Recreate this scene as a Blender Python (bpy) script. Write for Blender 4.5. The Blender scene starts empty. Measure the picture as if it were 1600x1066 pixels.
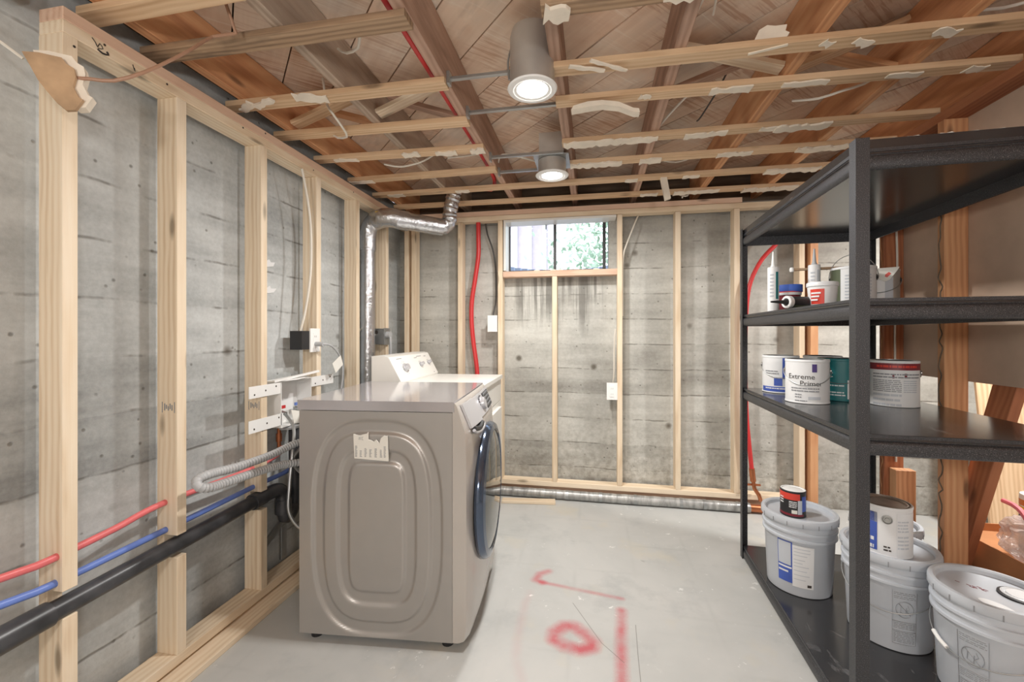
import bpy, bmesh, math, random
from mathutils import Vector, Matrix
random.seed(7)
C = bpy.context.scene.collection
sc = bpy.context.scene
PI = math.pi

# ------------------------------------------------------------------ camera, sky, exposure
cam = bpy.data.cameras.new('camera')
cam.sensor_width = 36.0
cam.lens = 667.233 / 1600 * 36.0
cam.shift_y = -10.61 / 1600
cam.clip_start = 0.02
co = bpy.data.objects.new('camera', cam)
C.objects.link(co)
co.location = (0, 0, 1.2604)
co.rotation_euler = (PI / 2, 0, 0.18609)
sc.camera = co

w = bpy.data.worlds.new('sky')
sc.world = w
w.use_nodes = True
bg = w.node_tree.nodes['Background']
bg.inputs[0].default_value = (0.80, 0.88, 1.0, 1)
bg.inputs[1].default_value = 3.0

sc.view_settings.view_transform = 'Standard'
sc.view_settings.look = 'None'
sc.view_settings.gamma = 1
sc.view_settings.use_curve_mapping = False
sc.view_settings.exposure = 0.18
sc.cycles.max_bounces = 10
sc.cycles.diffuse_bounces = 7
sc.cycles.sample_clamp_indirect = 6

CAN_POWER = 19.0          # the two ceiling cans in view
FILL_POWER = 40.0         # added bare bulbs, unseen behind the camera, to fill walls and ceiling
SIDE_FILL_POWER = 48.0         # added unseen can that brightens the space beyond the open stud wall

# ------------------------------------------------------------------ mesh helpers
class MB:
    def __init__(s):
        s.bm = bmesh.new()
        s.M = Matrix.Identity(4)
        s.mi = 0

    def v(s, p):
        return s.bm.verts.new(s.M @ Vector(p))

    def face(s, vs):
        try:
            f = s.bm.faces.new(vs)
            f.material_index = s.mi
            return f
        except ValueError:
            return None

    def box(s, lo, hi):
        (x0, y0, z0), (x1, y1, z1) = lo, hi
        p = [s.v(q) for q in ((x0, y0, z0), (x1, y0, z0), (x1, y1, z0), (x0, y1, z0),
                              (x0, y0, z1), (x1, y0, z1), (x1, y1, z1), (x0, y1, z1))]
        for q in ((3, 2, 1, 0), (4, 5, 6, 7), (0, 1, 5, 4), (1, 2, 6, 5), (2, 3, 7, 6), (3, 0, 4, 7)):
            s.face([p[i] for i in q])
        return s

    def prism(s, poly, h0, h1, axis='z'):
        def P(a, b, h):
            return {'z': (a, b, h), 'y': (a, h, b), 'x': (h, a, b)}[axis]
        lo = [s.v(P(a, b, h0)) for a, b in poly]
        hi = [s.v(P(a, b, h1)) for a, b in poly]
        n = len(poly)
        s.face(lo[::-1]); s.face(hi)
        for i in range(n):
            s.face([lo[i], lo[(i + 1) % n], hi[(i + 1) % n], hi[i]])
        return s

    def lathe(s, prof, n=32, c=(0, 0, 0), a0=0.0, a1=2 * PI, axis='z'):
        full = abs(a1 - a0 - 2 * PI) < 1e-6
        rings = []
        m = n if full else n + 1
        for r, z in prof:
            if r < 1e-6:
                q = (0, 0, z)
                q = {'z': q, 'x': (z, 0, 0), 'y': (0, z, 0)}[axis]
                rings.append([s.v((c[0] + q[0], c[1] + q[1], c[2] + q[2]))])
                continue
            R = []
            for i in range(m):
                a = a0 + (a1 - a0) * i / n
                x, y = r * math.cos(a), r * math.sin(a)
                q = {'z': (x, y, z), 'x': (z, x, y), 'y': (y, z, x)}[axis]
                R.append(s.v((c[0] + q[0], c[1] + q[1], c[2] + q[2])))
            rings.append(R)
        for A, B in zip(rings, rings[1:]):
            k = n if full else n
            for i in range(k):
                j = (i + 1) % m
                if len(A) == 1 and len(B) == 1:
                    continue
                if len(A) == 1:
                    s.face([A[0], B[j], B[i]])
                elif len(B) == 1:
                    s.face([A[i], A[j], B[0]])
                else:
                    s.face([A[i], A[j], B[j], B[i]])
        return s

    def tube(s, pts, r, n=8, smooth=True, step=0.02, rfun=None):
        P = [Vector(p) for p in pts]
        if smooth and len(P) > 2:
            P = spline(P, step)
        rings = []
        up = None
        for i, p in enumerate(P):
            t = (P[min(i + 1, len(P) - 1)] - P[max(i - 1, 0)])
            t.normalize()
            if up is None:
                up = Vector((0, 0, 1)) if abs(t.z) < .9 else Vector((1, 0, 0))
            up = (up - t * up.dot(t))
            if up.length < 1e-5:
                up = t.orthogonal()
            up.normalize()
            b = t.cross(up)
            rr = rfun(i, len(P)) * r if rfun else r
            rings.append([s.v(p + (up * math.cos(2 * PI * k / n) + b * math.sin(2 * PI * k / n)) * rr) for k in range(n)])
        for A, B in zip(rings, rings[1:]):
            for k in range(n):
                s.face([A[k], A[(k + 1) % n], B[(k + 1) % n], B[k]])
        s.face(rings[0][::-1]); s.face(rings[-1])
        return s

    def patch(s, r, a0, a1, z0, z1, n=10, th=0.0006, c=(0, 0)):
        """a thin label wrapped round a cylinder"""
        prev = None
        for i in range(n + 1):
            a = a0 + (a1 - a0) * i / n
            ca, sa = math.cos(a), math.sin(a)
            row = [s.v((c[0] + R * ca, c[1] + R * sa, z)) for R in (r, r + th) for z in (z0, z1)]
            if prev:
                s.face([prev[2], row[2], row[3], prev[3]])
                s.face([prev[0], row[0], row[2], prev[2]])
                s.face([prev[3], row[3], row[1], prev[1]])
            else:
                s.face([row[0], row[2], row[3], row[1]])
            prev = row
        s.face([prev[0], prev[1], prev[3], prev[2]])
        return s


def spline(P, step=0.02):
    out = []
    n = len(P)
    for i in range(n - 1):
        p0, p1, p2, p3 = P[max(i - 1, 0)], P[i], P[i + 1], P[min(i + 2, n - 1)]
        k = max(2, min(24, int((p2 - p1).length / step)))
        for j in range(k):
            t = j / k
            out.append(0.5 * ((2 * p1) + (p2 - p0) * t + (2 * p0 - 5 * p1 + 4 * p2 - p3) * t * t
                              + (3 * p1 - p0 - 3 * p2 + p3) * t ** 3))
    out.append(P[-1])
    return out


def world(o):
    m = o.matrix_basis.copy()
    if o.parent:
        m = world(o.parent) @ o.matrix_parent_inverse @ m
    return m


def finish(bm, sharp=35):
    bmesh.ops.recalc_face_normals(bm, faces=bm.faces)
    me = bpy.data.meshes.new('m')
    bm.to_mesh(me)
    bm.free()
    me.polygons.foreach_set('use_smooth', [True] * len(me.polygons))
    me.set_sharp_from_angle(angle=math.radians(sharp))
    return me


def link(name, me, mats, parent=None, basis=None):
    o = bpy.data.objects.new(name, me)
    C.objects.link(o)
    if basis is not None:
        o.matrix_basis = basis
    if parent:
        o.parent = parent
        o.matrix_parent_inverse = world(parent).inverted()
    if mats is not None and me is not None and len(me.materials) == 0:
        for m in (mats if isinstance(mats, (list, tuple)) else [mats]):
            me.materials.append(m)
    return o


SMALL = {'print_line', 'nail_head', 'dial_mark', 'display_segment', 'warning_print', 'mill_stamp', 'lid_slit', 'socket_slot', 'window_caulk'}


def obj(name, mb, mats, parent=None, bevel=0, sharp=35, label=None):
    if bevel:
        ed = [e for e in mb.bm.edges if len(e.link_faces) == 2 and e.calc_face_angle(0) > 0.6]
        bmesh.ops.bevel(mb.bm, geom=ed, offset=bevel, segments=2, affect='EDGES', profile=0.6)
    o = link(name, finish(mb.bm, sharp), mats, parent)
    if name in SMALL:
        o['kind'] = 'stuff'
    if label:
        o['label'] = label
    return o


def tag(o, label, cat, group=None):
    o['label'] = label
    o['category'] = cat
    if group:
        o['group'] = group
    return o


def struct(o):
    o['kind'] = 'structure'
    return o


def thing(name, label, cat, loc=(0, 0, 0), rz=0, group=None):
    o = bpy.data.objects.new(name, None)
    C.objects.link(o)
    o.empty_display_size = .1
    o.location = loc
    o.rotation_euler = (0, 0, rz)
    return tag(o, label, cat, group)


def place(o, loc, rz=0):
    o.location = loc
    o.rotation_euler = (0, 0, rz)
    return o


def dup(root, loc, rz, label):
    r = root.copy(); C.objects.link(r); place(r, loc, rz); r['label'] = label
    for ch in list(root.children):
        c = ch.copy(); C.objects.link(c); c.parent = r
        for g in ch.children:
            d = g.copy(); C.objects.link(d); d.parent = c
    return r


_lum = {}
def lumber(name, c, dims, mat, parent=None, dx=(1, 0, 0), up=(0, 0, 1), bev=0.002):
    """a board: length along dx, thickness along up"""
    key = (tuple(round(d, 4) for d in dims), mat.name)
    me = _lum.get(key)
    if me is None:
        L, W, T = dims
        mb = MB().box((-L / 2, -W / 2, -T / 2), (L / 2, W / 2, T / 2))
        bmesh.ops.bevel(mb.bm, geom=mb.bm.edges[:], offset=bev, segments=1, affect='EDGES')
        me = finish(mb.bm, 30)
        me.materials.append(mat)
        _lum[key] = me
    return link(name, me, None, parent, frame(c, dx, up))


def frame(c, dx, up=(0, 0, 1)):
    X = Vector(dx).normalized()
    Z = Vector(up)
    Z = (Z - X * Z.dot(X)).normalized()
    Y = Z.cross(X)
    m = Matrix((X, Y, Z)).transposed().to_4x4()
    m.translation = Vector(c)
    return m


_glyph = {}
def glyphs(s, size):
    cu = bpy.data.curves.new('t', 'FONT')
    cu.body = s
    cu.size = size
    cu.resolution_u = 3
    o = bpy.data.objects.new('t', cu)
    C.objects.link(o)
    dg = bpy.context.evaluated_depsgraph_get()
    me = o.evaluated_get(dg).to_mesh()
    vs = [tuple(v.co) for v in me.vertices]
    fs = [tuple(p.vertices) for p in me.polygons]
    bpy.data.objects.remove(o)
    bpy.data.curves.remove(cu)
    return vs, fs


def text_on_cylinder(name, s, size, r, a_mid, z, mat, parent):
    """lettering printed round a can, read from outside"""
    vs, fs = glyphs(s, size)
    x0 = min(v[0] for v in vs); x1 = max(v[0] for v in vs)
    mb = MB()
    P = []
    for x, y, _ in vs:
        a = a_mid + (x - (x0 + x1) / 2) / r
        P.append(mb.v((r * math.cos(a), r * math.sin(a), z + y)))
    for f in fs:
        mb.face([P[i] for i in f])
    o = link(name, finish(mb.bm), mat, parent)
    return o


def text_flat(name, s, size, M, mat, parent):
    vs, fs = glyphs(s, size)
    mb = MB(); mb.M = M
    P = [mb.v(v) for v in vs]
    for f in fs:
        mb.face([P[i] for i in f])
    return link(name, finish(mb.bm), mat, parent)

# ------------------------------------------------------------------ materials
def lin(c):
    return tuple((x / 12.92 if x <= .04045 else ((x + .055) / 1.055) ** 2.4) for x in c) + (1,)


def rgb(r, g, b):
    return lin((r / 255, g / 255, b / 255))


class NT:
    def __init__(s, name):
        s.m = bpy.data.materials.new(name)
        s.m.use_nodes = True
        s.t = s.m.node_tree
        s.p = s.t.nodes['Principled BSDF']

    def n(s, typ, **kw):
        nd = s.t.nodes.new(typ)
        for k, v in kw.items():
            if k.startswith('i'):
                key = k[1:]
                nd.inputs[int(key) if key.isdigit() else key].default_value = v
            else:
                setattr(nd, k, v)
        return nd

    def l(s, a, b):
        s.t.links.new(a, b)

    def math(s, op, a, b=None, clamp=False):
        nd = s.n('ShaderNodeMath', operation=op, use_clamp=clamp)
        for i, x in enumerate((a, b)):
            if x is None:
                continue
            if isinstance(x, (int, float)):
                nd.inputs[i].default_value = x
            else:
                s.l(x, nd.inputs[i])
        return nd.outputs[0]

    def vmath(s, op, a, b=None):
        nd = s.n('ShaderNodeVectorMath', operation=op)
        for i, x in enumerate((a, b)):
            if x is None:
                continue
            if isinstance(x, (tuple, list)):
                nd.inputs[i].default_value = x
            else:
                s.l(x, nd.inputs[i])
        return nd

    def coords(s, kind='Object'):
        return s.n('ShaderNodeTexCoord').outputs[kind]

    def scaled(s, vec, sx, sy, sz):
        return s.vmath('MULTIPLY', vec, (sx, sy, sz)).outputs[0]

    def noise(s, vec, scale=1, detail=3, rough=.5, dist=0):
        nd = s.n('ShaderNodeTexNoise')
        nd.inputs['Scale'].default_value = scale
        nd.inputs['Detail'].default_value = detail
        nd.inputs['Roughness'].default_value = rough
        nd.inputs['Distortion'].default_value = dist
        s.l(vec, nd.inputs['Vector'])
        return nd.outputs[0]

    def ramp(s, fac, *stops):
        nd = s.n('ShaderNodeValToRGB')
        e = nd.color_ramp.elements
        while len(e) < len(stops):
            e.new(.5)
        for el, (p, c) in zip(e, stops):
            el.position = p
            el.color = c if isinstance(c, tuple) else (c, c, c, 1)
        s.l(fac, nd.inputs[0])
        return nd.outputs[0]

    def mix(s, fac, a, b, mode='MIX'):
        nd = s.n('ShaderNodeMix', data_type='RGBA', blend_type=mode)
        for i, x in ((0, fac), (6, a), (7, b)):
            if isinstance(x, (int, float, tuple)):
                nd.inputs[i].default_value = x
            else:
                s.l(x, nd.inputs[i])
        return nd.outputs[2]

    def bump(s, h, strength=.3, dist=.01):
        nd = s.n('ShaderNodeBump')
        nd.inputs['Strength'].default_value = strength
        nd.inputs['Distance'].default_value = dist
        s.l(h, nd.inputs['Height'])
        s.l(nd.outputs[0], s.p.inputs['Normal'])

    def base(s, c):
        if isinstance(c, tuple):
            s.p.inputs['Base Color'].default_value = c
        else:
            s.l(c, s.p.inputs['Base Color'])
        return s

    def set(s, **kw):
        for k, v in kw.items():
            s.p.inputs[k.replace('_', ' ')].default_value = v
        return s


def plain(name, col, rough=.5, metal=0, speck=.06, bump=0, bscale=80, spec=.5):
    t = NT(name)
    v = t.coords()
    n = t.noise(v, 14, 3)
    a = tuple(x * (1 - speck) for x in col[:3]) + (1,)
    b = tuple(min(1, x * (1 + speck)) for x in col[:3]) + (1,)
    t.base(t.ramp(n, (.3, a), (.7, b)))
    t.set(Roughness=rough, Metallic=metal)
    t.p.inputs['Specular IOR Level'].default_value = spec
    if bump:
        t.bump(t.noise(v, bscale, 3), bump, .004)
    return t.m


def wood(name, light, mid, dark, rough=.65, knots=True, spread=.22, dirt=0, dirtcol=(.05, .045, .04, 1), warp=.6):
    t = NT(name)
    v = t.coords()
    rnd = t.n('ShaderNodeObjectInfo').outputs['Random']
    off = t.n('ShaderNodeCombineXYZ')
    for i, k in enumerate((31.7, 17.3, 23.9)):
        t.l(t.math('MULTIPLY', rnd, k), off.inputs[i])
    v = t.vmath('ADD', v, off.outputs[0]).outputs[0]
    n1 = t.noise(t.scaled(v, 1.1, 22, 22), 1, 4, .55, warp)
    n2 = t.noise(t.scaled(v, 5, 260, 260), 1, 2, .5)
    wv = t.n('ShaderNodeTexWave', wave_type='BANDS', bands_direction='Y')
    wv.inputs['Scale'].default_value = 14
    wv.inputs['Distortion'].default_value = 5
    wv.inputs['Detail'].default_value = 2
    wv.inputs['Detail Scale'].default_value = .6
    t.l(t.scaled(v, .35, 1.0, 1.6), wv.inputs[0])
    f = t.math('ADD', t.math('MULTIPLY', n1, .55), t.math('MULTIPLY', wv.outputs[0], .20))
    f = t.math('ADD', t.math('ADD', f, .04), t.math('MULTIPLY', n2, .2))
    col = t.ramp(f, (.28, dark), (.5, mid), (.78, light))
    if knots:
        vo = t.n('ShaderNodeTexVoronoi')
        vo.inputs['Scale'].default_value = 1
        t.l(t.scaled(v, 2.2, 8, 8), vo.inputs['Vector'])
        k = t.ramp(vo.outputs['Distance'], (.05, 1.0), (.13, 0.0))
        col = t.mix(t.math('MULTIPLY', k, .75), col, tuple(x * .28 for x in dark[:3]) + (1,))
    if dirt:
        d = t.ramp(t.noise(t.scaled(v, 2.2, 7, 7), 1, 5, .62, .4), (.5, 0.0), (.72, 1.0))
        col = t.mix(t.math('MULTIPLY', d, dirt), col, dirtcol)
    br = t.math('ADD', t.math('MULTIPLY', rnd, 2 * spread), 1 - spread)
    g = t.n('ShaderNodeCombineColor')
    for i in range(3):
        t.l(br, g.inputs[i])
    col = t.mix(1.0, col, g.outputs[0], 'MULTIPLY')
    t.base(col)
    t.set(Roughness=rough)
    t.bump(t.math('ADD', n1, t.math('MULTIPLY', n2, .5)), .25, .002)
    return t.m


def subfloor(name):
    t = NT(name)
    v = t.coords()
    rnd = t.n('ShaderNodeObjectInfo').outputs['Random']
    off = t.n('ShaderNodeCombineXYZ')
    for i, k in enumerate((91.7, 37.3, 3.9)):
        t.l(t.math('MULTIPLY', rnd, k), off.inputs[i])
    v = t.vmath('ADD', v, off.outputs[0]).outputs[0]
    grain = t.noise(t.scaled(v, 2, 30, 30), 1, 3, .5, .3)
    saw = t.noise(t.scaled(v, 62, 3.2, 8), 1, 3, .6, .6)
    big = t.noise(v, 2.2, 4, .6)
    col = t.ramp(grain, (.3, rgb(196, 166, 142)), (.7, rgb(226, 202, 180)))
    tone = t.ramp(big, (.32, rgb(204, 164, 134)), (.5, rgb(222, 200, 178)), (.66, rgb(210, 202, 190)))
    col = t.mix(.6, col, tone)
    sawm = t.math('MULTIPLY', t.ramp(saw, (.5, 0.0), (.6, 1.0)), t.ramp(t.noise(v, 3.1, 2), (.42, 0.0), (.6, 1.0)))
    col = t.mix(t.math('MULTIPLY', sawm, .55), col, rgb(170, 124, 94))
    sawl = t.math('MULTIPLY', t.ramp(saw, (.3, 1.0), (.42, 0.0)), t.ramp(t.noise(v, 2.7, 2), (.4, 1.0), (.6, 0.0)))
    col = t.mix(t.math('MULTIPLY', sawl, .55), col, rgb(236, 228, 216))
    dk = t.ramp(t.noise(t.scaled(v, 1.5, 4, 4), 1, 5, .65), (.6, 0.0), (.78, 1.0))
    col = t.mix(t.math('MULTIPLY', dk, .6), col, rgb(128, 114, 102))
    br = t.math('ADD', t.math('MULTIPLY', rnd, .3), .85)
    g = t.n('ShaderNodeCombineColor')
    for i in range(3):
        t.l(br, g.inputs[i])
    t.base(t.mix(1.0, col, g.outputs[0], 'MULTIPLY'))
    t.set(Roughness=.75)
    t.bump(saw, .2, .002)
    return t.m


def concrete(name, light, dark, along='y', drip=False):
    t = NT(name)
    v = t.coords()
    sep = t.n('ShaderNodeSeparateXYZ')
    t.l(v, sep.inputs[0])
    a = sep.outputs[1 if along == 'y' else 0]
    z = sep.outputs[2]
    wob = t.noise(t.scaled(v, 2.4, 2.4, .6), 1, 4, .6)
    zz = t.math('ADD', z, t.math('MULTIPLY', t.math('SUBTRACT', wob, .5), .035))
    q = t.math('DIVIDE', zz, .197)
    fr = t.math('FRACT', q)
    edge = t.math('MINIMUM', fr, t.math('SUBTRACT', 1, fr))
    wn = t.n('ShaderNodeTexWhiteNoise', noise_dimensions='1D')
    t.l(t.math('FLOOR', q), wn.inputs['W'])
    broken = t.ramp(t.noise(t.scaled(v, 5, 5, 2), 1, 4, .7), (.46, 0.0), (.6, 1.0))
    line = t.math('MULTIPLY', t.ramp(edge, (.008, 1.0), (.035, 0.0)), broken)
    big = t.noise(v, 1.6, 5, .6, .3)
    hor = t.noise(t.scaled(v, 1.2, 1.2, 9), 1, 4, .6)
    fine = t.noise(v, 55, 4, .65)
    f = t.math('ADD', t.math('MULTIPLY', big, .45), t.math('MULTIPLY', hor, .35))
    f = t.math('ADD', f, t.math('MULTIPLY', fine, .16))
    f = t.math('ADD', f, t.math('MULTIPLY', wn.outputs[0], .08))
    col = t.ramp(f, (.33, dark), (.66, light))
    # pits and form-tie blotches
    vo = t.n('ShaderNodeTexVoronoi')
    vo.inputs['Scale'].default_value = 17
    t.l(v, vo.inputs['Vector'])
    pit = t.math('MULTIPLY', t.ramp(vo.outputs['Distance'], (.05, 1.0), (.13, 0.0)),
                 t.ramp(t.noise(v, 6, 2), (.44, 0.0), (.52, 1.0)))
    vb = t.n('ShaderNodeTexVoronoi')
    vb.inputs['Scale'].default_value = 3.1
    vb.inputs['Randomness'].default_value = .9
    vv = t.vmath('ADD', v, t.n('ShaderNodeTexNoise', i2=30.0).outputs[1]).outputs[0]
    t.l(v, vb.inputs['Vector'])
    knot = t.math('MULTIPLY', t.ramp(vb.outputs['Distance'], (.04, 1.0), (.10, 0.0)),
                  t.ramp(vb.outputs['Color'], (.25, 0.0), (.4, 1.0)))
    col = t.mix(t.math('MULTIPLY', pit, .6), col, rgb(92, 88, 80))
    col = t.mix(t.math('MULTIPLY', knot, .8), col, rgb(84, 76, 64))
    col = t.mix(t.math('MULTIPLY', line, .62), col, rgb(96, 92, 85))
    # whitish bloom, mostly low on the wall
    wz = t.ramp(z, (.15, 1.0), (.75, .35), (1.0, .3))
    bl = t.math('MULTIPLY', t.ramp(t.noise(t.scaled(v, 2, 2, 5), 1, 6, .68), (.55, 0.0), (.72, 1.0)), wz)
    col = t.mix(t.math('MULTIPLY', bl, .5), col, rgb(214, 212, 204))
    if drip:
        # damp runs under the window, hanging from its sill, and a damp foot
        sx = t.noise(t.scaled(v, 26, 26, 1.3), 1, 4, .6)
        inx = t.math('MULTIPLY', t.ramp(t.math('MULTIPLY', t.math('ADD', a, 1.0), .5), (.17, 0.0), (.21, 1.0)),
                     t.ramp(t.math('MULTIPLY', t.math('ADD', a, 1.0), .5), (.51, 1.0), (.56, 0.0)))
        nx = t.noise(t.scaled(v, 9, 9, .15), 1, 2, .5)
        depth = t.math('SUBTRACT', 1.80, t.math('MULTIPLY', nx, .95))
        below = t.math('MULTIPLY', t.math('SUBTRACT', z, depth), 5.0, True)
        topm = t.math('MULTIPLY', t.math('SUBTRACT', 1.80, z), 20, True)
        d = t.math('MULTIPLY', t.math('MULTIPLY', inx, below), topm)
        d = t.math('MULTIPLY', d, t.ramp(sx, (.40, 0.0), (.56, 1.0)))
        col = t.mix(t.math('MULTIPLY', d, .72), col, rgb(104, 102, 97))
        up = t.math('MULTIPLY', t.ramp(z, (.0, 0.0), (1.0, 1.0)), 1.0)
        damp = t.math('MULTIPLY', t.math('SUBTRACT', .75, z), 1.4, True)
        dm = t.math('MULTIPLY', damp, t.ramp(t.noise(v, 22, 5, .7), (.42, 0.0), (.62, 1.0)))
        col = t.mix(t.math('MULTIPLY', dm, .5), col, rgb(112, 106, 94))
        hi = t.math('MULTIPLY', t.math('SUBTRACT', z, 1.75), 2.5, True)
        col = t.mix(t.math('MULTIPLY', hi, .45), col, rgb(108, 103, 96))
    t.base(col)
    t.set(Roughness=.85)
    t.p.inputs['Specular IOR Level'].default_value = .25
    h = t.math('SUBTRACT', t.math('ADD', t.math('MULTIPLY', fine, .35), t.math('MULTIPLY', hor, .8)),
               t.math('ADD', line, t.math('ADD', pit, t.math('MULTIPLY', knot, .6))))
    t.bump(h, .45, .006)
    return t.m


def floor_material():
    t = NT('painted_concrete_floor')
    v = t.coords()
    big = t.noise(v, 1.3, 5, .6, .4)
    col = t.ramp(big, (.3, rgb(176, 178, 176)), (.55, rgb(190, 191, 189)), (.75, rgb(198, 197, 193)))
    yel = t.ramp(t.noise(t.scaled(v, 2.6, 2.2, 1), 1, 4, .6), (.56, 0.0), (.74, 1.0))
    col = t.mix(t.math('MULTIPLY', yel, .5), col, rgb(202, 192, 168))
    gr = t.ramp(t.noise(t.vmath('ADD', v, (7.1, 3.3, 0)).outputs[0], 3.4, 5, .65), (.55, 0.0), (.75, 1.0))
    col = t.mix(t.math('MULTIPLY', gr, .7), col, rgb(164, 167, 167))
    # ghost lines of the old square tiles
    sep = t.n('ShaderNodeSeparateXYZ')
    t.l(v, sep.inputs[0])
    tile = None
    for k, o in ((0, .05), (1, .12)):
        fr = t.math('FRACT', t.math('DIVIDE', t.math('ADD', sep.outputs[k], 5 + o), .31))
        e = t.math('MINIMUM', fr, t.math('SUBTRACT', 1, fr))
        m = t.ramp(e, (.0, 1.0), (.05, 0.0))
        tile = m if tile is None else t.math('MAXIMUM', tile, m)
    tile = t.math('MULTIPLY', tile, t.ramp(t.noise(v, 2.1, 3), (.45, 0.0), (.65, 1.0)))
    col = t.mix(t.math('MULTIPLY', tile, .45), col, rgb(170, 172, 170))
    # white flecks and dark scuffs
    fl = t.ramp(t.noise(t.vmath('ADD', v, (1.7, 9.2, 0)).outputs[0], 13, 5, .75), (.62, 0.0), (.66, 1.0))
    fl = t.math('MULTIPLY', fl, t.ramp(t.noise(v, 1.9, 2), (.45, 0.0), (.6, 1.0)))
    col = t.mix(t.math('MULTIPLY', fl, .75), col, rgb(245, 245, 243))
    sc_ = t.ramp(t.noise(t.vmath('ADD', v, (4.4, 1.2, 0)).outputs[0], 8, 3, .6), (.72, 0.0), (.78, 1.0))
    col = t.mix(t.math('MULTIPLY', sc_, .4), col, rgb(140, 140, 138))
    # sprayed red marks
    def stroke(pts):
        best = None
        for A, B in zip(pts, pts[1:]):
            ba = Vector((B[0] - A[0], B[1] - A[1], 0))
            pa = t.vmath('SUBTRACT', v, (A[0], A[1], 0)).outputs[0]
            dt = t.vmath('DOT_PRODUCT', pa, tuple(ba)).outputs['Value']
            hh = t.math('DIVIDE', dt, max(ba.length_squared, 1e-6), True)
            sc2 = t.n('ShaderNodeVectorMath', operation='SCALE')
            sc2.inputs[0].default_value = tuple(ba)
            t.l(hh, sc2.inputs['Scale'])
            d = t.vmath('LENGTH', t.vmath('SUBTRACT', pa, sc2.outputs[0]).outputs[0]).outputs['Value']
            best = d if best is None else t.math('MINIMUM', best, d)
        return best
    spray = t.noise(v, 210, 2, .7)
    patch_ = t.noise(v, 9, 3, .6)
    def paint(col, pts, wd, amt):
        d = stroke(pts)
        d = t.math('ADD', d, t.math('MULTIPLY', t.math('SUBTRACT', spray, .5), .03))
        m = t.math('DIVIDE', t.math('SUBTRACT', wd * 1.5, d), wd * 1.3, True)
        m = t.math('MULTIPLY', m, t.ramp(patch_, (.25, .45), (.6, 1.0)))
        return t.mix(t.math('MULTIPLY', m, amt), col, rgb(188, 66, 80))
    col = paint(col, [(-.229, 2.266), (-.27, 2.235), (-.288, 2.175), (-.25, 2.158)], .022, .72)
    col = paint(col, [(-.25, 2.16), (-.08, 2.132), (.139, 2.095)], .014, .5)
    col = paint(col, [(.131, 2.005), (.117, 1.812), (.107, 1.612), (.10, 1.5)], .024, .72)
    ring = [(-.155, 1.81), (-.12, 1.855), (-.078, 1.862), (-.035, 1.825), (.0, 1.785), (-.004, 1.748), (-.05, 1.725),
            (-.11, 1.736), (-.155, 1.765), (-.155, 1.81)]
    col = paint(col, ring, .032, .85)
    col = paint(col, [(-.3, 2.069), (-.31, 1.967), (-.305, 1.734), (-.292, 1.631), (-.254, 1.538)], .02, .12)
    crack = t.math('MINIMUM', stroke([(.184, 1.917), (.176, 1.74), (.169, 1.5)]), stroke([(-.09, 2.02), (.037, 1.78), (.119, 1.69)]))
    cm = t.math('DIVIDE', t.math('SUBTRACT', .0022, crack), .001, True)
    col = t.mix(t.math('MULTIPLY', cm, .6), col, rgb(110, 108, 104))
    t.base(col)
    t.set(Roughness=.5)
    t.p.inputs['Specular IOR Level'].default_value = .35
    t.bump(t.noise(v, 30, 4, .6), .12, .003)
    return t.m


M = {}
M['pine'] = wood('new_pine', rgb(238, 224, 202), rgb(228, 209, 182), rgb(206, 180, 148), spread=.06)
M['plate'] = wood('pink_tinted_pine', rgb(224, 196, 174), rgb(212, 178, 154), rgb(186, 148, 124), spread=.06)
M['fir'] = wood('old_orange_fir', rgb(214, 168, 126), rgb(200, 146, 104), rgb(172, 118, 82), spread=.1)
M['redfir'] = wood('dark_red_fir', rgb(182, 122, 84), rgb(166, 104, 70), rgb(138, 82, 54), spread=.08)
M['joist'] = wood('aged_joist', rgb(196, 164, 144), rgb(176, 142, 122), rgb(142, 110, 92), spread=.1, dirt=.3)
M['greyjoist'] = wood('grey_aged_joist', rgb(194, 176, 158), rgb(174, 154, 136), rgb(144, 122, 104), spread=.08, dirt=.3)
M['strip'] = wood('furring_pine', rgb(230, 202, 168), rgb(214, 182, 146), rgb(186, 150, 114), spread=.08)
M['oldstrip'] = wood('old_grey_furring', rgb(190, 162, 132), rgb(160, 132, 104), rgb(112, 88, 68), spread=.1, dirt=.75)
M['plank'] = subfloor('subfloor_plank')
M['dark'] = plain('dark_void', rgb(58, 52, 46), .9)
M['rim'] = wood('dark_rim_board', rgb(120, 104, 86), rgb(100, 86, 70), rgb(72, 60, 48), spread=.1, dirt=.5)
M['concrete_left'] = concrete('board_formed_concrete', rgb(208, 212, 212), rgb(132, 135, 135), 'y')
M['concrete_back'] = concrete('damp_board_formed_concrete', rgb(209, 209, 203), rgb(134, 132, 126), 'x', True)
M['floor'] = floor_material()
M['drywall'] = plain('brown_drywall_paper', rgb(194, 170, 150), .8, speck=.05)
M['white'] = plain('white_plastic', rgb(238, 238, 236), .4, speck=.01)
M['enamel'] = plain('white_enamel', rgb(234, 233, 228), .3, speck=.01)
M['tile'] = plain('cream_tile_board', rgb(232, 222, 206), .9, speck=.08, bump=.3)
M['tileback'] = plain('brown_fibre', rgb(178, 148, 116), .9, speck=.25, bump=.6, bscale=40)
M['champagne'] = plain('champagne_metal', rgb(172, 168, 164), .34, .55, speck=.015)
M['champagne_top'] = plain('glossy_champagne_top', rgb(186, 182, 184), .12, .5, speck=.02)
M['champagne_front'] = plain('champagne_front', rgb(196, 190, 184), .25, .45, speck=.01)
M['silver'] = plain('silver_plastic', rgb(196, 196, 200), .3, .4, speck=.01)
M['darkglass'] = plain('dark_mirror_glass', rgb(110, 112, 110), .04, .85, speck=.01)
M['chrome'] = plain('blue_black_chrome', rgb(92, 104, 124), .12, .85, speck=.05)
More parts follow.
